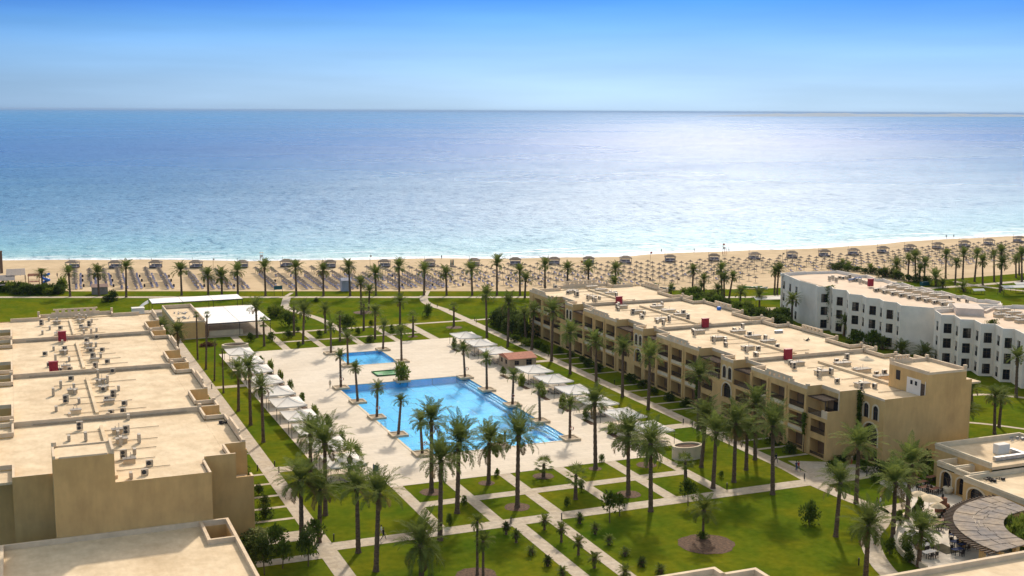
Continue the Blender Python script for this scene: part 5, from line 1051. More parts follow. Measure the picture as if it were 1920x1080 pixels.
# vegetation belt behind the beige block
q = random.Random(21)
for k in range(44):
    f = q.random(); px = 1290+f*190+q.uniform(-10, 10); py = 566+f*52+q.uniform(-8, 10)
    if px > 1470: px -= 20
    B(px, py, q.uniform(2.0, 3.4), q.uniform(2.0, 4.2), q.choice(('dark', 'green', 'green')), 'bush of the belt between the two blocks', 'bush belt between blocks')
for k in range(6): B(1610+k*24+q.uniform(-4, 4), 648+k*2.6+q.uniform(-5, 5), q.uniform(1.8, 2.8), q.uniform(2, 3.6), q.choice(('dark', 'green')), 'bush in the planting below the white zigzag block', 'bushes below the white block')
for k in range(12): B(1560+k*16+q.uniform(-3, 3), 503+k*2.6+q.uniform(-2, 2), q.uniform(1.6, 2.8), q.uniform(1.6, 3.0), q.choice(('dark', 'green')), 'bush behind the white block\'s rear parapet', 'bushes behind the white block')
hedge(*G(1330, 566), *G(1420, 588), 1.6, 1.6, 'long dark hedge on the lawn behind the beige block'); hedge(*G(1440, 602), *G(1478, 608), 1.5, 1.4, 'dark hedge by the white block\'s far corner')
# bushes at the beach bar
for k in range(26): B(8+k*4.3+q.uniform(-4, 4), 549+q.uniform(-3, 4), q.uniform(1.4, 2.4), q.uniform(1.4, 3.2), q.choice(('dark', 'green', 'green', 'yellow')), 'bush in the planting beside the beach bar', 'bushes beside the beach bar')
B(117, 547, 1.8, 4.0, 'yellow', 'tall yellow green bush nearest the beach palms')
# creepers on walls
def creeper(x, y, z0, z1, d, w, label, nt=None):
    r = empty('climbing_plant', x, y, 0); tag(r, label, 'climbing plant'); mb = MB(); q = random.Random(int(x*10)); dv = Vector((d[0], d[1], 0)); n_ = Vector((d[1], -d[0], 0))
    for k in range(int((z1-z0)*w*130)):
        f = q.random(); z = z0+(z1-z0)*f; ww = w*(.35+.65*(f**2 if nt else 1-abs(f-.5)))
        p = dv*q.gauss(0, ww*.4)+n_*q.uniform(.1, .45)+Vector((0, 0, z)); dd = Vector((q.gauss(0, 1), q.gauss(0, 1), q.uniform(-1, .3))).normalized(); leaf_tri(mb, p, dd, .32, .1, n_)
    mb.build('foliage', leafm, r); s_ = MB(); s_.tube((n_.x*.15, n_.y*.15, 0), (n_.x*.15, n_.y*.15, z1), .07, .04, 5); s_.build('stem', stemm, r)
creeper(127.95, 157.6, 5.5, 11.6, (0, -1), 1.0, 'creeper hanging beside the arched windows of the beige block', 1)
x, y = G(1555.5, 541, 11); creeper(x, y, 2, 11.8, (.97, .2), 2.0, 'thick creeper on the farther white block near its left end', 1)
x, y = G(1858, 607, 11); creeper(x, y, 1, 12, (.97, .2), 2.6, 'thick creeper down the nearer white block', 1); x, y = G(1784, 592, 11); creeper(x, y, 3, 10.5, (.97, .2), 1.2, 'thin creeper at the left of the nearer white block', 1); x, y = G(1906, 617, 11); creeper(x, y, 6, 10.5, (.97, .2), 1.4, 'short creeper at the right of the nearer white block', 1)
creeper(121.5, 163.7, 3.2, 7.0, (0, -1), .8, 'creeper beside the lower balconies of the nearest beige segment', 1); creeper(121.5, 198.2, 1.5, 6.5, (0, -1), .9, 'creeper between the middle balconies of the beige block', 1)
# plants in the pergola hollow
for k in range(7): x, y = G(1898+k*9, 990+(k % 3)*14, 2.0); bush(x, y, 1.6, 3.2, 'yellow' if k % 2 else 'green', 'bright plant growing in the hollow of the curved canopy', 'plants inside the curved canopy')
# ------------------------------------------------------------------ pool side: planters, parasols, sun beds
sk = mat('planter_stone', (.52, .42, .29), .85, .08, 2)
def planter(x, y, label, group, w=3.0):
    r = empty('stone_planter', x, y, .04); tag(r, label, 'planter', group); b = MB(); h = .42; w /= 2
    b.box(-w, -w, 0, w, -w+.3, h); b.box(-w, w-.3, 0, w, w, h); b.box(-w, -w+.3, 0, -w+.3, w-.3, h); b.box(w-.3, -w+.3, 0, w, w-.3, h); b.build('rim', sk, r)
    b = MB(); b.box(-w+.3, -w+.3, 0, w-.3, w-.3, h-.12); b.build('soil', mat_soil, r)
mat_soil = mat('planter_soil', (.36, .28, .19), .95, .15, 3)
for i, (x, y, _, _) in enumerate(POOLP):
    planter(x, y, 'square stone palm planter at '+('the left large pool edge' if i < 5 else 'the right large pool edge' if i < 10 else 'the small pool'), 'stone planters around the pools')
planter(74.3, 240.0, 'square stone planter with a yellow shrub at the far pool edge', None); planter(74.8, 185.6, 'square stone planter with low greenery at the near pool edge', None)
bush(74.3, 240, 1.5, 3.2, 'yellow', 'yellow green shrub in the planter at the far pool edge', z=.4); bush(74.8, 185.6, 1.1, 1.6, 'green', 'low green shrub in the planter at the near pool edge', z=.4)
small(*P(73.9, 185.8, .4), P(73.9, 185.8, 2.9)[1], YP, 'slender young palm in the near edge planter', None, .7); small(*P(75.7, 185.4, .4), P(75.7, 185.4, 2.4)[1], YP, 'smaller young palm in the near edge planter', None, .6)
for (cx_, cy_, d_) in [(59.2, 0, 1)]: pass
# buoys on planter palms
def buoy(x, y, z, label):
    r = empty('life_buoy', x, y, z); tag(r, label, 'life buoy', 'life buoys on the pool palms'); mb = MB(); n = 14
    for k in range(n):
        a, c = 2*math.pi*k/n, 2*math.pi*(k+1)/n; mb.tube((math.cos(a)*.3, 0, math.sin(a)*.3), (math.cos(c)*.3, 0, math.sin(c)*.3), .075, n=6, mi=(k//2) % 2, caps=False)
    mb.build('ring', [redbuoy, canvas], r)
redbuoy = mat('orange_red', (.45, .10, .05), .5, .05, 3)
for (x, y), lb in (((88.2, 185.1), 'nearest right palm'), ((87.9, 211.4), 'middle right palm'), ((88.2, 237.8), 'farthest right palm'), ((60.9, 211.7), 'middle left palm'), ((61.4, 185.5), 'nearest left palm'), ((60.8, 237.9), 'farthest left palm')): buoy(x, y-.05, 2.1, 'red and white ring buoy on the '+lb+' of the large pool')
def make_parasol():
    r = empty('square_parasol', 0, 0); b = MB(); X_, Y_, z0, z1 = 2.9, 3.7, 2.55, 3.45
    c = [(-X_, -Y_, z0), (X_, -Y_, z0), (X_, Y_, z0), (-X_, Y_, z0)]; n = 5
    for k in range(4):
        a, d = Vector(c[k]), Vector(c[(k+1) % 4]); t_ = Vector((0, 0, z1))
        for i in range(n):
            for j in range(n):
                def pt(u, v): p = a.lerp(d, u).lerp(t_, v); p.z -= .13*math.sin(math.pi*u)*(1-v)+.12*math.sin(math.pi*v); return p
                b.face([pt(i/n, j/n), pt((i+1)/n, j/n), pt((i+1)/n, (j+1)/n), pt(i/n, (j+1)/n)])
        for i in range(n):
            p, q_ = a.lerp(d, i/n), a.lerp(d, (i+1)/n); s1, s2 = .13*math.sin(math.pi*i/n), .13*math.sin(math.pi*(i+1)/n); b.face([p-Vector((0, 0, s1)), q_-Vector((0, 0, s2)), q_-Vector((0, 0, s2+.22)), p-Vector((0, 0, s1+.22))])
    b.build('canopy', canvas, r)
    for k in range(4): b = MB(); a = Vector(c[k]); b.tube((a.x*.985, a.y*.985, 0), (a.x*.985, a.y*.985, z0-.02), .045, n=6); b.build('pole', ironm, r)
    b = MB()
    for k in range(4): a = Vector(c[k]); b.tube(a+Vector((0, 0, .03)), (0, 0, z1+.03), .035, n=4)
    b.build('ridge_seam', cush, r); return r
def make_bed():
    r = empty('sun_bed', 0, 0); b = MB()
    b.box(-.36, -1.0, .28, -.30, 1.0, .34); b.box(.30, -1.0, .28, .36, 1.0, .34)
    for y in (-.9, .9):
        for x in (-.33, .33): b.box(x-.03, y-.03, 0, x+.03, y+.03, .28)
    for k in range(9): b.box(-.30, -.95+k*.22, .29, .30, -.85+k*.22, .32)
    b.build('frame', ironm, r)
    b = MB(); b.box(-.3, -1.0, .345, .3, .35, .45); b.build('mattress', cush, r)
    b = MB(); i = len(b.v); b.v += [(-.3, .36, .345), (.3, .36, .345), (.3, .95, .78), (-.3, .95, .78), (-.3, .36, .45), (.3, .36, .45), (.3, .9, .87), (-.3, .9, .87)]
    for q_ in ((3, 2, 1, 0), (4, 5, 6, 7), (0, 1, 5, 4), (1, 2, 6, 5), (2, 3, 7, 6), (3, 0, 4, 7)): b.f.append(q_); b.m.append(0)
    b.build('backrest', cush, r); return r
par0, bed0 = make_parasol(), make_bed(); proto_parts(par0); proto_parts(bed0)
PARY = [272.4, 262.3, 252.4, 241.3, 230.6, 220.6, 210.3, 200.3, 189.8, 179.7]
first = [True, True]
def place(proto, idx, x, y, z, rz, label, cat_, group):
    o = proto if first[idx] else copy_tree(proto); first[idx] = False; o.location = (x, y, z); o.rotation_euler = (0, 0, rz); tag(o, label, cat_, group); return o
for side, X0, ys in (('left', 45.9, PARY), ('right', 100.7, [y for y in PARY if abs(y-241.3) > 1])):
    for i, y in enumerate(ys):
        place(par0, 0, X0+rr.uniform(-.1, .1), y, .04, 0, 'white square parasol in the row on the %s side of the pool' % side, 'parasol', 'white parasols %s of the pool' % side)
        for k in range(4):
            if rr.random() < .12: continue
            place(bed0, 1, X0-2.0+k*1.25+rr.uniform(-.15, .15)+(1.0 if side == 'left' else -.6), y-2.6+rr.uniform(-.4, .4)+(k % 2)*.2, .04, R(rr.uniform(-10, 10)+(90 if k > 2 else 0)), 'sun bed under the parasols %s of the pool' % side, 'sun bed', 'sun beds %s of the pool' % side)
for side, X0 in (('left', 49.9), ('right', 96.3)):
    for i, y in enumerate([267.3, 257.0, 247, 236, 225.5, 215.3, 205.3, 195.0, 184.8]):
        if side == 'right' and i in (1, 2): continue
        b = MB(); b.box(-.5, -2.0, 0, .5, 2.0, .07); o = b.build('flower_bed', dirt); o.location = (X0, y, .045); tag(o, 'brown planting bed on the %s side of the deck' % side, 'flower bed', 'planting beds on the %s side' % side)
        bush(X0+rr.uniform(-.1, .1), y+1.0, .75, rr.uniform(1.5, 2.6), 'yellow' if rr.random() < .6 else 'green', 'bright leafed plant in the beds on the %s side of the deck' % side, 'bed plants on the %s side' % side, z=.1)
# low curved wall at deck corners
def curved_wall(px, py, label, h, ra, inner=True):
    x, y = G(px, py); r = empty('curved_wall', x, y); tag(r, label, 'wall'); b = MB(); n = 22
    for k in range(n):
        a, c = 2*math.pi*k/n, 2*math.pi*(k+1)/n; e = 1.6
        b.prism([(math.cos(t_)*rd*e, math.sin(t_)*rd) for t_, rd in ((a, ra), (c, ra), (c, ra-.28), (a, ra-.28))], 0, h)
    b.build('rim', trimm, r); b = MB(); b.face([(math.cos(2*math.pi*k/n)*(ra-.28)*1.6, math.sin(2*math.pi*k/n)*(ra-.28), h-.25) for k in range(n)]); b.build('soil', dirt, r)
curved_wall(1288, 858, 'oval raised wall at the near right deck corner', 2.2, 1.7); curved_wall(441, 652, 'oval low wall beyond the left parasols', .9, 2.0)
b = MB(); b.box(-2.6, -.12, .1, 2.6, .12, .3); b.box(-2.6, 4.4, .1, 2.6, 4.64, .3); b.box(-2.7, -.12, .1, -2.46, 4.64, .3); b.box(2.46, -.12, .1, 2.7, 4.64, .3); r = empty('billiard_frame', 73.4, 246.3, 0); tag(r, 'green rectangular mat with raised edges and white ends on the deck', 'play mat'); b.build('edge', greenm, r); b = MB(); b.box(-2.46, .12, .05, 2.46, 4.4, .14); b.build('mat_surface', greenp, r)
for x in (-1.9, 1.9): b = MB(); b.box(x-.5, .3, .15, x+.5, .6, .4); b.build('end_block', canvas, r)
x, y = G(712, 894); b = MB(); b.box(-.04, -.04, 0, .04, .04, 2.2); b.box(1.0, -.04, 0, 1.08, .04, 2.2); b.build; r = empty('notice_board', x-1.0, y, .04, R(-60)); tag(r, 'blue grey notice board on two legs at the deck\'s near left corner', 'notice board'); b.build('leg', ironm, r); b = MB(); b.box(-.05, -.08, 1.0, 1.1, -.045, 2.1); b.build('panel', mat('sign_blue_grey', (.12, .17, .22), .5), r)
def ladder(x, y, label):
    r = empty('pool_ladder', x, y, 0); tag(r, label, 'pool ladder', 'pool ladders'); b = MB()
    for dy in (-.35, .35):
        b.tube((-.5, dy, .04), (-.45, dy, .9), .03, n=6); b.tube((-.45, dy, .9), (.3, dy, .9), .03, n=6); b.tube((.3, dy, .9), (.35, dy, -1.0), .03, n=6)
    b.build('handrail', metalm, r)
    for z in (-.2, -.5): b = MB(); b.box(.2, -.35, z, .45, .35, z+.04); b.build('step', metalm, r)
ladder(60.4, 206.5, 'steel pool ladder on the left long edge of the pool'); ladder(88.0, 208.5, 'steel pool ladder on the right long edge of the pool')
# bollard lights
def bollard(px, py, label='dark bollard light at the edge of a garden path'):
    x, y = G(px, py); r = empty('bollard_light', x, y); tag(r, label, 'bollard light', 'bollard lights along the paths'); b = MB(); b.tube((0, 0, 0), (0, 0, .75), .09, n=8); b.build('post', ironm, r); b = MB(); b.tube((0, 0, .75), (0, 0, .9), .1, n=8); b.tube((0, 0, .9), (0, 0, .95), .12, n=8); b.build('lamp_head', ironm, r)
for a in ((515, 875), (523, 886), (483, 883), (626, 1014), (578, 1011), (397, 729), (1053, 974), (958, 982), (1363, 917), (1508, 898), (1625, 893), (1298, 799), (1281, 794), (1152, 720), (1610, 1060), (1641, 1022), (1445, 600), (573, 606), (820, 576), (848, 580), (893, 605), (997, 800), (890, 601), (1028, 668), (1712, 962)): bollard(*a)
# ------------------------------------------------------------------ beach: gazebos
lilac = mat('grey_lilac_cushion', (.26, .25, .30), .9, .1, 3)
def make_gazebo():
    r = empty('beach_gazebo', 0, 0); q = random.Random(3)
    b = MB(); n = 12; Xh, Yh = 2.2, 1.7; z0, z1 = 2.35, 3.15
    ring0 = [(-Xh-.3, -Yh-.3), (0, -Yh-.42), (Xh+.3, -Yh-.3), (Xh+.45, 0), (Xh+.3, Yh+.3), (0, Yh+.42), (-Xh-.3, Yh+.3), (-Xh-.45, 0)]; top = [(-1.0, -.25), (0, -.3), (1.0, -.25), (1.1, 0), (1.0, .25), (0, .3), (-1.0, .25), (-1.1, 0)]
    for k in range(8):
        a, c = ring0[k], ring0[(k+1) % 8]; d, e = top[k], top[(k+1) % 8]; b.face([a+(z0,), c+(z0,), e+(z1,), d+(z1,)]); b.face([a+(z0-.22,), c+(z0-.22,), c+(z0,), a+(z0,)])
    b.face([t_+(z1,) for t_ in top]); b.face([a+(z0-.2,) for a in reversed(ring0)]); b.build('roof', thatch, r)
    for x in (-Xh, Xh):
        for y in (-Yh, Yh): b = MB(); b.tube((x, y, 0), (x, y, z0-.1), .09, n=6); b.build('post', woodm, r)
    b = MB(); b.box(-Xh-.1, -Yh-.1, 0, Xh+.1, Yh+.1, .45); b.build('platform', woodm, r)
    b = MB(); b.box(-Xh+.1, -Yh+.1, .45, Xh-.1, Yh-.1, .7); b.box(-Xh+.1, Yh-.5, .7, Xh-.1, Yh-.15, 1.1); b.box(-Xh+.1, -Yh+.3, .7, -Xh+.5, Yh-.5, 1.05); b.build('cushions', lilac, r)
    b = MB()
    for x in (-Xh, Xh, -.1): b = MB(); b.box(x-.1, -Yh-.05, .5, x+.12, -Yh+.12, z0-.3); b.build('curtain', clothw, r)
    b = MB(); b.box(-Xh-.02, Yh-.1, 1.1, Xh, Yh-.04, z0-.9); b.build('curtain', clothw, r)
    b = MB(); b.tube((-Xh, Yh, z0-.1), (-Xh, Yh, z0+1.5), .06, n=5); b.build('mast', woodm, r); return r
gz = make_gazebo(); proto_parts(gz)
GZ = [(137, 503.5), (217, 503.5), (293, 503), (369, 503), (455.7, 503), (539, 501), (621, 502.5), (723, 501.5), (808, 500.5), (892, 499), (969, 497.5), (1042, 496.5), (1107, 495.5), (1176.5, 494.5), (1260, 492), (1342.5, 490), (1419, 487), (1489, 484.5), (1550, 481.5), (1604.5, 479), (1660, 475), (1711, 471.5), (1763, 467.5), (1813, 463.5), (1859, 460), (1915, 455)]
for i, (px, py) in enumerate(GZ):
    x, y = G(px, py); o = gz if i == 0 else copy_tree(gz); o.location = (x, y+1.5, 0.015); o.rotation_euler = (0, 0, R(-22 + rr.uniform(-6, 6))); o.scale = (.86, .86, .92); tag(o, 'thatched daybed gazebo in the row near the water', 'gazebo', 'daybed gazebos near the water')
# umbrellas and loungers
def um_mesh():
    b = MB(); b.lathe([(1.06, 1.98), (1.03, 2.08), (.6, 2.3), (.18, 2.6), (.05, 2.8)], 10); b.lathe([(.2, 2.25), (1.04, 1.99)], 10, cap=False); b.tube((0, 0, 0), (0, 0, 2.3), .06, n=5); return b.mesh('beach_umbrella', thatch)
def lo_mesh():
    b = MB(); b.box(-.32, -.95, .22, .32, .3, .36); i = len(b.v); b.v += [(-.32, .3, .22), (.32, .3, .22), (.32, .95, .62), (-.32, .95, .62), (-.32, .3, .36), (.32, .3, .36), (.32, .9, .76), (-.32, .9, .76)]
    for q_ in ((3, 2, 1, 0), (4, 5, 6, 7), (0, 1, 5, 4), (1, 2, 6, 5), (2, 3, 7, 6), (3, 0, 4, 7)): b.f.append(tuple(i+k for k in q_)); b.m.append(0)
    for y in (-.8, .7):
        for x in (-.28, .28): b.box(x-.03, y-.03, 0, x+.03, y+.03, .22, 1)
    return b.mesh('beach_lounger', [purple, woodm])
UM, LO = um_mesh(), lo_mesh()
U, Lg = [], []
rowX = [17.0, 21.6, 26.2, 30.6, 35.0, 39.8, 44.2, 53.1, 57.9, 62.4, 66.8, 76.0, 81.0, 85.6, 90.2, 94.8, 99.3, 103.8, 108.3, 113.2, 117.8, 122.6, 127.3]
q = random.Random(77)
for ri, x0 in enumerate(rowX):
    yb = lawnY(x0)+6; yt = shoreY(x0)-(41 if x0 < 70 else 38); n = int((yt-yb)/3.35)
    if x0 in (66.8,): n = int(n*.75)
    for k in range(n+1):
        y = yb+k*3.35; x = x0+(y-yb)*.045
        if 18 < x0 < 28 and k < 2: continue
        if q.random() < .04: continue
        if k > n*.55 and x0 > 76 and q.random() < .15: continue
        U.append((x+q.uniform(-.15, .15), y, ri, k))
        if k < n*.74+(.5 if x0 > 80 else 2):
            for dx in (-.75, .75):
                if q.random() < .93: Lg.append((x+.9+dx+q.uniform(-.12, .12), y-.9+q.uniform(-.3, .3), ri, k, dx < 0))
x = 132.5; ri = len(rowX)
while x < 420:
    yb = lawnY(x)+(10 if x < 200 else 14); yt = shoreY(x)-(34 if x < 330 else 30); n = int((yt-yb)/4.6)
    for k in range(n+1):
        y = yb+k*4.6+(2.3 if ri % 2 else 0); f = k/max(1, n)
        if y > yt+1: continue
        if q.random() < .03 or (235 < x < 300 and f < .35) or (x > 300 and f < .2): continue
        U.append((x+(y-yb)*.045+q.uniform(-.3, .3), y+q.uniform(-.3, .3), ri, k))
        if q.random() < (.75 if x < 190 else .25) and f < .8: Lg.append((x+(y-yb)*.045+.9, y-.8, ri, k, False))
    x += 5.15; ri += 1
def vis(x, y):
    px, py = P(x, y, 1); return -25 < px < 1945
U = [u for u in U if vis(u[0], u[1])]; Lg = [u for u in Lg if vis(u[0], u[1])]
U.sort(key=lambda u: math.hypot(u[0], u[1])); Lg.sort(key=lambda u: math.hypot(u[0], u[1]))
def bulk(name, me, lst, mats, label, rzf, zs_=1.0):
    vs = np.array([v.co[:] for v in me.vertices]); fs = [tuple(p.vertices) for p in me.polygons]; mi = [p.material_index for p in me.polygons]; V, F, Mi = [], [], []
    for u in lst:
        a = rzf(); c, s_ = math.cos(a), math.sin(a); o_ = len(V); w_ = np.stack([vs[:, 0]*c-vs[:, 1]*s_+u[0], vs[:, 0]*s_+vs[:, 1]*c+u[1], vs[:, 2]*zs_+.01], 1); V += [tuple(p) for p in w_]; F += [tuple(i+o_ for i in f) for f in fs]; Mi += mi
    m_ = bpy.data.meshes.new(name); m_.from_pydata(V, [], F)
    for k in mats: m_.materials.append(k)
    m_.polygons.foreach_set('material_index', Mi); m_.update(); o = bpy.data.objects.new(name, m_); C.objects.link(o); tag(o, label, name.replace('_', ' '), kind='stuff'); return o
rows = {}
ordw = ['first', 'second', 'third', 'fourth', 'fifth', 'sixth', 'seventh', 'eighth', 'ninth', 'tenth', 'eleventh', 'twelfth', 'thirteenth', 'fourteenth', 'fifteenth', 'sixteenth', 'seventeenth', 'eighteenth', 'nineteenth', 'twentieth']
def ordn(n):
    if n <= 20: return ordw[n-1]
    return '%d%s' % (n, 'th' if 10 < n % 100 < 14 else {1: 'st', 2: 'nd', 3: 'rd'}.get(n % 10, 'th'))
for x, y, ri, k in U[:300]:
    o = inst('beach_umbrella', UM, None, (x, y, .015), (0, 0, q.uniform(0, 6)), (1, 1, q.uniform(.76, .88))); tag(o, 'thatched beach umbrella, %s from the lawn, %s column from the left' % (ordn(k+1), ordn(ri+1)), 'beach umbrella', 'thatched beach umbrellas')
for x, y, ri, k, lf in Lg[:300]:
    o = inst('beach_lounger', LO, None, (x, y, .015), (0, 0, R(q.uniform(-8, 8)))); tag(o, 'purple blue lounger, %s by umbrella %d from the lawn, column %d from the left' % ('left' if lf else 'right', k+1, ri+1), 'beach lounger', 'purple blue beach loungers')
bulk('beach_umbrellas', UM, U[300:], [thatch], 'the farther thatched umbrellas spread over the beach', lambda: q.uniform(0, 6), .82); bulk('beach_loungers', LO, Lg[300:], [purple, woodm], 'the farther loungers spread over the beach', lambda: q.uniform(-.15, .15))
# beach bins
for k, (px, py) in enumerate(((155, 520), (155, 528), (157, 538), (208, 520), (211, 528), (213, 538), (262, 520), (266, 528), (271, 538), (317, 520), (321, 528), (326, 538), (383, 538), (439, 538), (516, 529), (754, 537), (811, 537), (846, 526), (868, 536), (922, 535), (900, 525), (953, 525), (1009, 525), (1219, 526), (1273, 525), (1338, 515), (827, 518), (736, 519))):
    x, y = G(px, py); b = MB(); b.lathe([(.22, 0), (.3, .05), (.3, .8), (.15, .95)], 8); o = b.build('litter_bin', ironm); o.location = (x, y, .02); tag(o, 'small dark litter bin on the sand between the umbrella rows', 'litter bin', 'dark bins on the beach')
# huts and panels along the beach lawn
def hut(px, py, w_, d_, h_, m, label, name='beach_hut', rm=None):
    x, y = G(px, py); r = empty(name, x, y+d_/2); tag(r, label, 'hut'); b = MB(); b.box(-w_/2, -d_/2, 0, w_/2, d_/2, h_)
    for k in range(int(w_/.4)): b.box(-w_/2+.1+k*.4, -d_/2-.03, .1, -w_/2+.14+k*.4, -d_/2, h_-.1)
    b.build('wall', m, r); b = MB(); b.face([(-w_/2-.3, -d_/2-.3, h_), (w_/2+.3, -d_/2-.3, h_), (w_/2+.1, 0, h_+.8), (-w_/2-.1, 0, h_+.8)]); b.face([(-w_/2-.1, 0, h_+.8), (w_/2+.1, 0, h_+.8), (w_/2+.3, d_/2+.3, h_), (-w_/2-.3, d_/2+.3, h_)]); b.face([(-w_/2-.3, -d_/2-.3, h_), (-w_/2-.1, 0, h_+.8), (-w_/2-.3, d_/2+.3, h_)]); b.face([(w_/2+.3, -d_/2-.3, h_), (w_/2+.3, d_/2+.3, h_), (w_/2+.1, 0, h_+.8)]); b.build('roof', rm or tilem, r)
hut(188, 552, 4.6, 3.5, 2.3, mat('grey_plank', (.30, .25, .21), .9), 'small grey plank hut with pinkish roof behind the palm row', rm=mat('pinkish_roof', (.36, .24, .20), .9))
hut(650, 546, 2.9, 2.5, 3.4, mat('pale_grey_sheet', (.42, .42, .50), .8), 'pale grey upright booth beside a palm on the beach edge', rm=mat('pale_grey_sheet_top', (.45, .45, .52), .8))
def board(px, py, w_, h_, m, label, leg=.8, cat_='notice board'):
    x, y = G(px, py); r = empty('beach_board', x, y); tag(r, label, cat_); b = MB(); b.box(-w_/2, -.05, leg, w_/2, .05, leg+h_); b.build('panel', m, r)
    for s_ in (-1, 1): b = MB(); b.box(s_*w_/2-.05, -.04, 0, s_*w_/2+.05, .04, leg); b.build('leg', ironm, r)
board(522, 555, 2.6, 1.2, tealm, 'dark teal board on legs beside the beach lawn', 2.0)
x, y = G(1734, 535); b = MB(); b.box(-1.6, -.6, 0, 1.6, .6, 1.2); o = b.build('green_bin_store', tealm); o.location = (x, y, 0); tag(o, 'teal box by the palms behind the white block', 'box')
b = MB(); b.face([(-2.5, -1, 0), (2.5, -1, 0), (2.5, 1, 0), (-2.5, 1, 0)]); 
# catamaran style boats on the beach
def boat(px, py, m, label, L=5.0):
    x, y = G(px, py); r = empty('beach_boat', x, y, 0, R(-20)); tag(r, label, 'boat', 'boats on the beach edge')
    b = MB(); n = 10; pr = []
    for k in range(n+1): f = k/n; pr.append((-L/2+L*f, .75*math.sin(math.pi*min(1, .12+f*.95))**.6, .75+.25*(2*f-1)**2))
    for k in range(n):
        (x0, w0, h0), (x1, w1, h1) = pr[k], pr[k+1]
        for s_ in (-1, 1): b.face([(x0, 0, .12), (x1, 0, .12), (x1, s_*w1, h1), (x0, s_*w0, h0)])
        b.face([(x0, -w0*.9, h0-.12), (x1, -w1*.9, h1-.12), (x1, w1*.9, h1-.12), (x0, w0*.9, h0-.12)], 1)
    b.build('hull', [m, canvas], r); b = MB(); b.box(-.3, -.6, .6, .2, .6, .75); b.box(1.0, -.5, .6, 1.4, .5, .75); b.build('seat', canvas, r)
boat(1245, 548, mat('navy_hull', (.04, .06, .10), .5), 'dark boat pulled up behind the beige block'); boat(1252, 544, mat('navy_hull_two', (.05, .08, .14), .5), 'second dark boat lying behind the first one'); boat(1411, 541.5, greenp, 'bright green boat on the edge of the beach lawn', 6.5); boat(1428, 543, canvas, 'white small boat beside the green one', 4)
x, y = G(1215, 552); b = MB(); b.face([(-3, -1.5, 2.6), (3, -1.5, 2.6), (2, 1.5, 3.0), (-2, 1.5, 3.0)]); b.box(-2.8, -1.4, 0, -2.7, -1.3, 2.6); b.box(2.7, -1.4, 0, 2.8, -1.3, 2.6); o = b.build('boat_shelter', mat('pinkish_awning', (.40, .28, .23), .9)); o.location = (x, y, 0); tag(o, 'small pinkish awning shelter beside the dark boats', 'shelter')
# flags and lifeguard chair
def flag(px, py, h_, m, label, w_=.8):
    x, y = G(px, py); r = empty('beach_flag', x, y); tag(r, label, 'flag'); b = MB(); b.tube((0, 0, 0), (0, 0, h_), .05, n=5); b.build('pole', woodm, r); b = MB()
    for k in range(5): b.face([(k*w_/5, .08*math.sin(k), h_-.7), ((k+1)*w_/5, .08*math.sin(k+1), h_-.72), ((k+1)*w_/5, .08*math.sin(k+1), h_-.05), (k*w_/5, .08*math.sin(k), h_)])
    b.build('flag_cloth', m, r)
flag(1219, 497, 5, redm, 'red flag on the sand among the front umbrellas'); flag(1355, 480, 5, redm, 'red flag standing near the waterline'); flag(1467, 491, 3.5, clothg, 'furled pale flag before the gazebos'); flag(1089, 507, 3.5, redm, 'short red flag left of the front umbrellas'); flag(694, 504, 5, canvas, 'white flag on a tall pole behind the gazebos', .6); flag(400, 505, 4.0, clothw, 'white furled flag between two left gazebos', .5)
def chair_tower(px, py, label):
    x, y = G(px, py); r = empty('lifeguard_chair', x, y); tag(r, label, 'lifeguard chair'); b = MB()
    for sx in (-.5, .5):
        for sy in (-.5, .5): b.tube((sx*1.3, sy*1.3, 0), (sx, sy, 2.2), .06, n=5)
    b.build('frame', redm, r); b = MB(); b.box(-.55, -.55, 2.2, .55, .55, 2.3); b.box(-.55, .45, 2.3, .55, .55, 3.0); b.build('seat', clothw, r); b = MB(); b.box(-.7, -.7, 3.9, .7, .7, 3.96); b.box(-.5, .4, 2.3, -.44, .46, 3.9); b.box(.44, .4, 2.3, .5, .46, 3.9); b.build('sun_roof', canvas2, r)
chair_tower(491, 493, 'red and white lifeguard chair near the left surf'); chair_tower(1358.5, 477, 'lifeguard chair with pale roof near the right surf')
b = MB(); 
for k in range(3): b.tube((k*.5, 0, 0), (k*.5+.1, 0, 2.6), .28, .12, n=6, mi=k % 2)
x, y = G(845, 500); o = b.build('surf_boards', [tealm, clothd]); o.location = (x, y, 0); tag(o, 'upright dark boards standing on the sand before the gazebos', 'boards')
# volleyball net
x, y = G(696, 506); 
# beach bar at the far left
r = empty('beach_bar', *G(20, 545)); tag(r, 'dark timber beach bar with slatted roofs at the left edge', 'beach bar'); bx, by = r.location.x, r.location.y
def slats(name, px0, px1, py0, py1, z, n, m, rev=False):
    (xa, ya), (xb, yb) = G(px0, py1, z), G(px1, py0, z); b = MB()
    for k in range(n): y0 = ya+(yb-ya)*k/n; b.box(xa-bx, y0-by, z, xb-bx, y0+(yb-ya)/n*.5-by, z+.12)
    for k in range(5): x0 = xa+(xb-xa)*k/4; b.box(x0-.08-bx, ya-by, z-.15, x0+.08-bx, yb-by, z-.003)
    b.build(name, m, r)
    for xx in (xa, xb):
        for yy in (ya, yb): p = MB(); p.box(xx-.1-bx, yy-.1-by, 0, xx+.1-bx, yy+.1-by, z-.15); p.build('post', woodm, r)
gw = mat('weathered_slat', (.30, .27, .25), .9, .1, 3)
slats('slatted_roof', -30, 27, 515, 528, 3.4, 8, gw); slats('slatted_roof', 12, 46, 503, 517, 3.8, 7, gw)
b = MB(); b.box(-9, -2, 0, 1.5, 1, 2.6); b.build('bar_body', mat('bar_dark', (.05, .045, .05), .8), r)
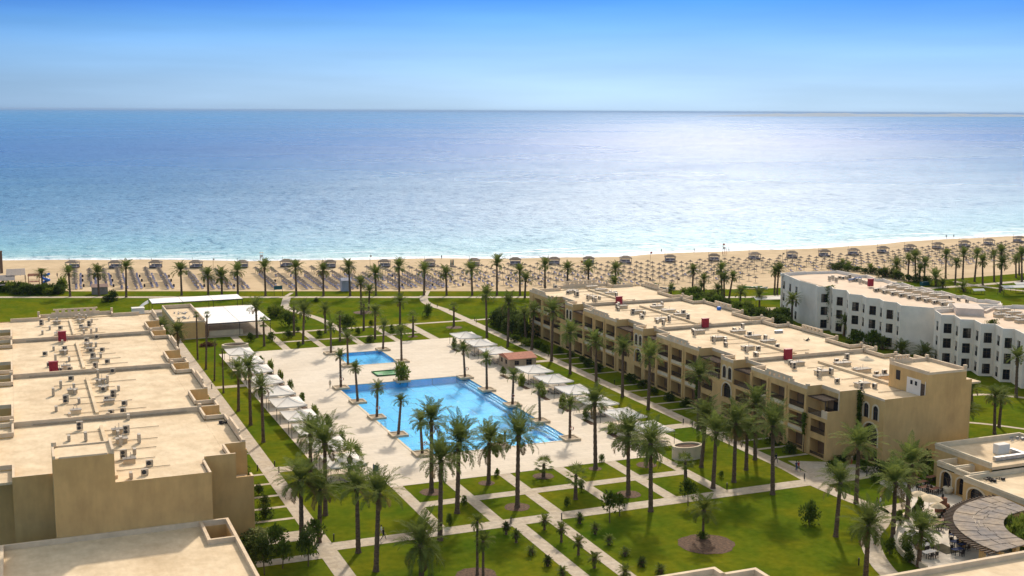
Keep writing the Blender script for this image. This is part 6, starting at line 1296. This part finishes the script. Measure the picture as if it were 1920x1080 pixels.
b = MB(); b.box(-9.5, -3.2, 2.2, 2.0, -2.0, 2.35); b.build('awning', gw, r)
x, y = G(3, 512); b = MB(); b.box(-.5, -.5, 0, .5, .5, 7.5); b.box(-.6, -.6, 7.5, .6, .6, 7.8); o = b.build('chimney_tower', mat('brown_tower', (.16, .10, .07), .9)); o.location = (x, y, 0); tag(o, 'tall slim brown tower behind the beach bar', 'tower')
x, y = G(86, 532); r = empty('play_slide', x, y); tag(r, 'bright blue twisting play slide beside the beach bar', 'play slide'); b = MB(); n = 18
for k in range(n):
    a, c = k*.5, (k+1)*.5; ra = 1.1; b.tube((math.cos(a)*ra, math.sin(a)*ra, 3.2-k*.16), (math.cos(c)*ra, math.sin(c)*ra, 3.2-(k+1)*.16), .42, n=8)
b.build('slide_tube', bluem, r); b = MB(); b.tube((0, 0, 0), (0, 0, 3.6), .12, n=6); b.build('post', woodm, r)
x, y = G(64, 535); r = empty('play_house', x, y); tag(r, 'reddish brown wooden play structure left of the blue slide', 'play house'); pb = mat('red_brown_wood', (.28, .11, .06), .8, .2, 4)
for sx in (-1.6, 1.6):
    for sy in (-1, 1): b = MB(); b.box(sx-.1, sy-.1, 0, sx+.1, sy+.1, 3.4); b.build('post', pb, r)
b = MB(); b.box(-1.7, -1.1, 1.2, 1.7, 1.1, 1.32)
for k in range(9): b.box(-1.65+k*.4, -1.1, 1.32, -1.55+k*.4, -1.04, 2.1)
b.build('deck', pb, r); b = MB(); b.face([(-1.9, -1.3, 3.2), (1.9, -1.3, 3.2), (1.6, 0, 3.9), (-1.6, 0, 3.9)]); b.face([(-1.6, 0, 3.9), (1.6, 0, 3.9), (1.9, 1.3, 3.2), (-1.9, 1.3, 3.2)]); b.build('roof', pb, r)
b = MB(); b.box(-2.6, -.06, 0, 2.6, .06, .1); b.box(-2.6, -.06, .9, 2.6, .06, 1.0)
for k in range(18): b.box(-2.6+k*.3, -.05, .1, -2.52+k*.3, .05, .9)
x, y = G(66, 539); o = b.build('white_fence', canvas); o.location = (x, y, 0); tag(o, 'white picket fence in front of the play structure', 'fence')
palm(80, 545, 78, 513, 'bushy date palm beside the blue slide', None, sc=1.0)
# small white canopies at the far right and behind the block
def awning(px, py, w_, d_, h_, label, m=None):
    x, y = G(px, py); r = empty('small_awning', x, y, 0, R(-12)); tag(r, label, 'awning'); b = MB(); b.face([(-w_/2, -d_/2, h_), (w_/2, -d_/2, h_), (w_/2, 0, h_+.5), (-w_/2, 0, h_+.5)]); b.face([(-w_/2, 0, h_+.5), (w_/2, 0, h_+.5), (w_/2, d_/2, h_), (-w_/2, d_/2, h_)]); b.face([(-w_/2, -d_/2, h_-.15), (w_/2, -d_/2, h_-.15), (w_/2, -d_/2, h_), (-w_/2, -d_/2, h_)]); b.build('canopy', m or canvas, r)
    for sx in (-1, 1):
        for sy in (-1, 1): b = MB(); b.tube((sx*(w_/2-.1), sy*(d_/2-.1), 0), (sx*(w_/2-.1), sy*(d_/2-.1), h_), .06, n=5); b.build('pole', ironm, r)
awning(1442, 578, 10, 4, 3.0, 'white awning over a dark stand behind the beige block'); awning(1900, 553, 9, 3.5, 2.6, 'long white awning on the lawn at the right edge'); awning(1915, 547, 6, 3, 2.6, 'smaller white awning farther back at the right edge'); awning(1833, 551, 4, 2, 1.2, 'low white cover on the lawn behind the white block'); awning(1444, 594, 4.5, 3, 2.2, 'cream parasol roof near the white block corner', canvas2)
# ------------------------------------------------------------------ restaurant terrace furniture
def make_table(w_, d_, m):
    r = empty('dining_table', 0, 0); b = MB(); b.box(-w_/2, -d_/2, .72, w_/2, d_/2, .77); b.build('table_top', m, r)
    for sx in (-1, 1):
        for sy in (-1, 1): b = MB(); b.box(sx*(w_/2-.08)-.03, sy*(d_/2-.08)-.03, 0, sx*(w_/2-.08)+.03, sy*(d_/2-.08)+.03, .72); b.build('leg', ironm, r)
    return r
def make_chair(m):
    r = empty('dining_chair', 0, 0); b = MB(); b.box(-.24, -.24, .42, .24, .24, .48); b.build('seat', m, r); b = MB(); b.box(-.24, .2, .48, .24, .25, .95); b.build('backrest', m, r)
    for sx in (-1, 1):
        for sy in (-1, 1): b = MB(); b.box(sx*.2-.025, sy*.2-.025, 0, sx*.2+.025, sy*.2+.025, .42); b.build('leg', ironm, r)
    return r
tpr = {'white': make_table(1.9, .9, canvas), 'wood': make_table(1.9, .9, mat('reddish_wood', (.22, .10, .06), .7)), 'blue': make_table(1.6, .8, mat('navy_cloth', (.03, .05, .14), .8))}
cpr = make_chair(ironm); proto_parts(cpr)
for t__ in tpr.values(): proto_parts(t__)
used = {}
def tset(px, py, kind, rz, n, where):
    x, y = G(px, py); p_ = tpr[kind]; o = p_ if kind not in used else copy_tree(p_); used[kind] = 1; o.location = (x, y, .055); o.rotation_euler = (0, 0, rz); tag(o, {'white': 'white topped', 'wood': 'reddish wooden', 'blue': 'navy covered'}[kind]+' table '+where, 'table', 'terrace tables')
    for k in range(n):
        s_ = 1 if k % 2 else -1; a = (-.45 if k < 2 else .45) if n > 2 else 0; lx, ly = a, s_*.75; c_, q_ = math.cos(rz), math.sin(rz)
        o2 = cpr if 'c' not in used else copy_tree(cpr); used['c'] = 1; o2.location = (x+lx*c_-ly*q_, y+lx*q_+ly*c_, .055); o2.rotation_euler = (0, 0, rz+(0 if s_ > 0 else math.pi)+rnd.uniform(-.15, .15)); tag(o2, 'dark chair at a table '+where, 'chair', 'terrace chairs')
for (px, py) in ((1722, 1022), (1733, 1032), (1741, 1045), (1712, 1012)): tset(px, py, 'white', R(8), 4, 'at the curved terrace edge')
for (px, py) in ((1766, 984), (1752, 992), (1780, 975), (1785, 965)): tset(px, py, 'wood', R(5), 4, 'in the terrace middle')
for (px, py) in ((1791, 1012), (1793, 1025), (1795, 1040), (1806, 1030)): tset(px, py, 'blue', R(4), 2, 'by the curved canopy')
for (px, py) in ((1712, 905), (1728, 912), (1745, 903), (1733, 922), (1752, 925)): tset(px, py, 'wood', R(10), 4, 'on the far terrace')
path('far_terrace', polys=[[(119.8, 136.0), (122.2, 146.0), (128.0, 146.0), (128.9, 141.5), (124.5, 141.0), (121.0, 136.5)]], z=0.045, m=MATS['terrace_paving'])
def round_umb(px, py, ra, label, h_=2.6):
    x, y = G(px, py); r = empty('garden_umbrella', x, y, .05); tag(r, label, 'umbrella'); b = MB(); n = 8
    for k in range(n):
        a, c = 2*math.pi*k/n, 2*math.pi*(k+1)/n; b.face([(math.cos(a)*ra, math.sin(a)*ra, h_-.5), (math.cos(c)*ra, math.sin(c)*ra, h_-.5), (math.cos(c)*ra*.5, math.sin(c)*ra*.5, h_-.12), (math.cos(a)*ra*.5, math.sin(a)*ra*.5, h_-.12)]); b.face([(math.cos(a)*ra*.5, math.sin(a)*ra*.5, h_-.12), (math.cos(c)*ra*.5, math.sin(c)*ra*.5, h_-.12), (0, 0, h_+.15)])
    b.build('canopy', canvas2, r); b = MB(); b.tube((0, 0, 0), (0, 0, h_+.1), .035, n=6); b.build('pole', woodm, r)
round_umb(1741, 962, 1.9, 'large cream umbrella at the middle of the terrace'); round_umb(1722, 955, 1.5, 'cream umbrella partly behind the large one'); round_umb(1757, 972, 1.2, 'small brownish umbrella right of the large one', 2.2)
x, y = G(1766, 960); r = empty('outdoor_fireplace', x, y, .05); tag(r, 'brick outdoor fireplace with dark urns on the terrace', 'fireplace'); b = MB(); b.box(-.9, -.5, 0, .9, .5, 1.2); b.box(-.5, -.4, 1.2, .5, .4, 2.1); b.build('hearth', mat('brick_red', (.27, .12, .07), .9), r); b = MB(); b.lathe([(.08, 2.1), (.2, 2.3), (.12, 2.6), (.04, 2.7)], 8); b.build('urn', ironm, r)
x, y = G(1777, 926); r = empty('plant_pot', x, y, .05); tag(r, 'big pale pot with a thin plant between the arches', 'plant pot'); b = MB(); b.lathe([(.35, 0), (.75, .5), (.8, .9), (.7, 1.0)], 14); b.build('pot', trimm, r); inst('plant', ST, r, (0, 0, .9), (0, 0, 0), (1, 1, 1.6))
b = MB()
for k in range(16): b.box(k*.22, -.03, 0, k*.22+.04, .03, 1.0)
b.box(0, -.04, 1.0, 3.4, .04, 1.06); x, y = G(1709, 967); o = b.build('terrace_fence', ironm); o.location = (x, y, .05); o.rotation_euler = (0, 0, R(35)); tag(o, 'dark iron fence at the end of the terrace path', 'fence')
b = MB(); n = 18
lw = cat([(103.6, 113.5), (104.4, 119), (107.3, 123.9), (112.2, 128.9), (116.8, 132.0)], 5)
for pl in ribbon(lw, .3): b.prism(pl, .05, .75)
o = b.build('terrace_wall', trimm); tag(o, 'low curved pale wall bordering the terrace on the left', 'wall')
# ------------------------------------------------------------------ people
def person_mesh(pose, mt):
    """one skinned body: pose = 'walk', 'walk2', 'stand'; mt = [skin, top, trousers]"""
    V = []; E_ = []; Rd = []
    def v(p, r, par=None):
        V.append(p); Rd.append(r); i = len(V)-1
        if par is not None: E_.append((par, i))
        return i
    st = {'walk': .34, 'walk2': -.3, 'stand': .05}[pose]
    pel = v((0, 0, .95), .135); wa_ = v((0, .01, 1.12), .125, pel); ch = v((0, .0, 1.36), .155, wa_); nk = v((0, 0, 1.50), .06, ch); hd = v((0, -.02, 1.60), .085, nk); tp = v((0, -.01, 1.72), .075, hd)
    for s_ in (-1, 1):
        f = st*s_; h = v((s_*.10, 0, .88), .10, pel); kn = v((s_*.11, -f*.55-.03, .50), .062, h); an = v((s_*.11, -f+(.12 if f < 0 else 0), .09), .042, kn); v((s_*.12, -f-.16+(.12 if f < 0 else 0), .04), .038, an)
        sh = v((s_*.19, 0, 1.42), .06, ch); el = v((s_*.25, f*.25+.03, 1.15), .045, sh); wr = v((s_*.25, f*.55-.10, .93), .028, el); pm = v((s_*.25, f*.6-.12, .86), .032, wr)
        for k in range(4): a = v((s_*.25+(k-1.5)*.012, f*.62-.13+(k-1.5)*.018, .80), .010, pm); v((s_*.245+(k-1.5)*.010, f*.64-.15+(k-1.5)*.016, .755-.004*abs(k-1)), .008, a)
        a = v((s_*.235, f*.6-.165, .84), .011, pm); v((s_*.23, f*.6-.19, .80), .009, a)
    me = bpy.data.meshes.new('body_base'); me.from_pydata(V, E_, []); o = bpy.data.objects.new('tmp', me); C.objects.link(o)
    md = o.modifiers.new('s', 'SKIN')
    for i, sv in enumerate(me.skin_vertices[0].data): sv.radius = (Rd[i], Rd[i]*.85); sv.use_root = (i == 0)
    o.modifiers.new('d', 'SUBSURF').levels = 1
    dg = bpy.context.evaluated_depsgraph_get(); out = bpy.data.meshes.new_from_object(o.evaluated_get(dg)); bpy.data.objects.remove(o)
    out.materials.clear()
    for m in mt: out.materials.append(m)
    for p in out.polygons:
        c = p.center; p.material_index = 2 if (.12 < c.z < .97 and abs(c.x) < .21) else 1 if (.97 <= c.z < 1.47 and abs(c.x) < .23) or (1.17 < c.z < 1.5) else 0; p.use_smooth = True
    return out
def person(px, py, pose, mt, rz, label, cap=None):
    x, y = G(px, py); r = empty('person', x, y, .03, R(rz)); tag(r, label, 'person'); o = inst('body', person_mesh(pose, mt), r)
    b = MB(); b.lathe([(.088, 1.62), (.098, 1.68), (.085, 1.74), (.04, 1.775)], 10, 0, .0); b.build('hair', cap or hairm, r)
person(719.3, 1013, 'walk', [skin, clothd, clothd], 80, 'person in dark clothes walking right on the front path'); person(715, 1008, 'walk2', [skin, clothw, clothg], 80, 'person in a pale top walking just behind the dark clothed one')
person(619, 728, 'stand', [skin, clothg, clothg], 0, 'person in khaki standing on the deck near the small palms')
person(1454.8, 868.9, 'walk', [skin, clothd, clothd], 0, 'person in black walking the path by the beige block'); person(1493, 884, 'walk2', [skin, clothb, clothb], 10, 'person in blue walking near the block corner'); person(1497, 884.5, 'walk', [skin, clothr, clothb], 10, 'person in red beside the one in blue'); person(1596.6, 872, 'stand', [skin, clothw, clothr], 60, 'person in pink and white on the paving at the block end')
person(1644, 955, 'walk', [skin, clothd, clothb], 40, 'person in a dark top on the terrace path'); person(1650, 952, 'walk2', [skin, clothw, clothb], 40, 'person in a white top beside the dark clothed walker'); person(1640.6, 1023, 'stand', [skin, clothd, clothd], 0, 'person by the grass edge of the curved path')
for px, py, lb in ((1240, 474.5, 'dark figure at the waterline, first from the left'), (1301.5, 473.8, 'dark figure at the waterline, second from the left'), (1366.5, 472, 'dark figure at the waterline beside the lifeguard chair'), (1774, 447.5, 'left one of two figures wading at the right shore'), (1788, 446.8, 'right one of two figures wading at the right shore'), (828, 486.5, 'dark figure at the surf behind the middle gazebos'), (107.5, 521, 'person in dark clothes on the sand left of the first gazebo')): person(px, py, 'walk', [skin, clothd, clothd], rnd.uniform(0, 180), lb)
# lamps on the right block path
# ------------------------------------------------------------------ labels: tell look-alikes apart by their place from the left
from collections import defaultdict
bpy.context.view_layer.update()
gl_ = defaultdict(list)
for o in THINGS: gl_[o['label']].append(o)
for lb, lst in gl_.items():
    if len(lst) < 2: continue
    key = []
    for o in lst:
        w_ = o.matrix_world.translation; px, py = P(w_.x, w_.y, w_.z); key.append((px, o))
    key.sort(key=lambda t_: t_[0])
    for i, (_, o) in enumerate(key):
        t_ = ', %s from the left' % ordn(i+1)
        if len((lb+t_).split()) > 16: t_ = ', %s from left' % ordn(i+1)
        o['label'] = lb+t_

import re as _re
for o in THINGS:
    if len(_re.findall(r"[A-Za-z0-9]+", o['label'])) > 16: print('LONG', o.name, o['label'])
# ------------------------------------------------------------------ thin sea haze
hb = MB(); hb.box(-75000, -3000, -4, 75000, 75000, 66)
hm = bpy.data.materials.new('haze_air'); hm.use_nodes = True; t = hm.node_tree; t.nodes.clear(); ho = N(t, 'ShaderNodeOutputMaterial'); pv = N(t, 'ShaderNodeVolumePrincipled'); pv.inputs['Color'].default_value = (0.40, 0.58, 0.85, 1); pv.inputs['Density'].default_value = 2.2e-5; pv.inputs['Anisotropy'].default_value = 0.0
t.links.new(pv.outputs[0], ho.inputs['Volume']); hz_ = hb.build('haze', hm); hz_['kind'] = 'stuff'; hz_['label'] = 'thin pale sea haze over the whole bay'
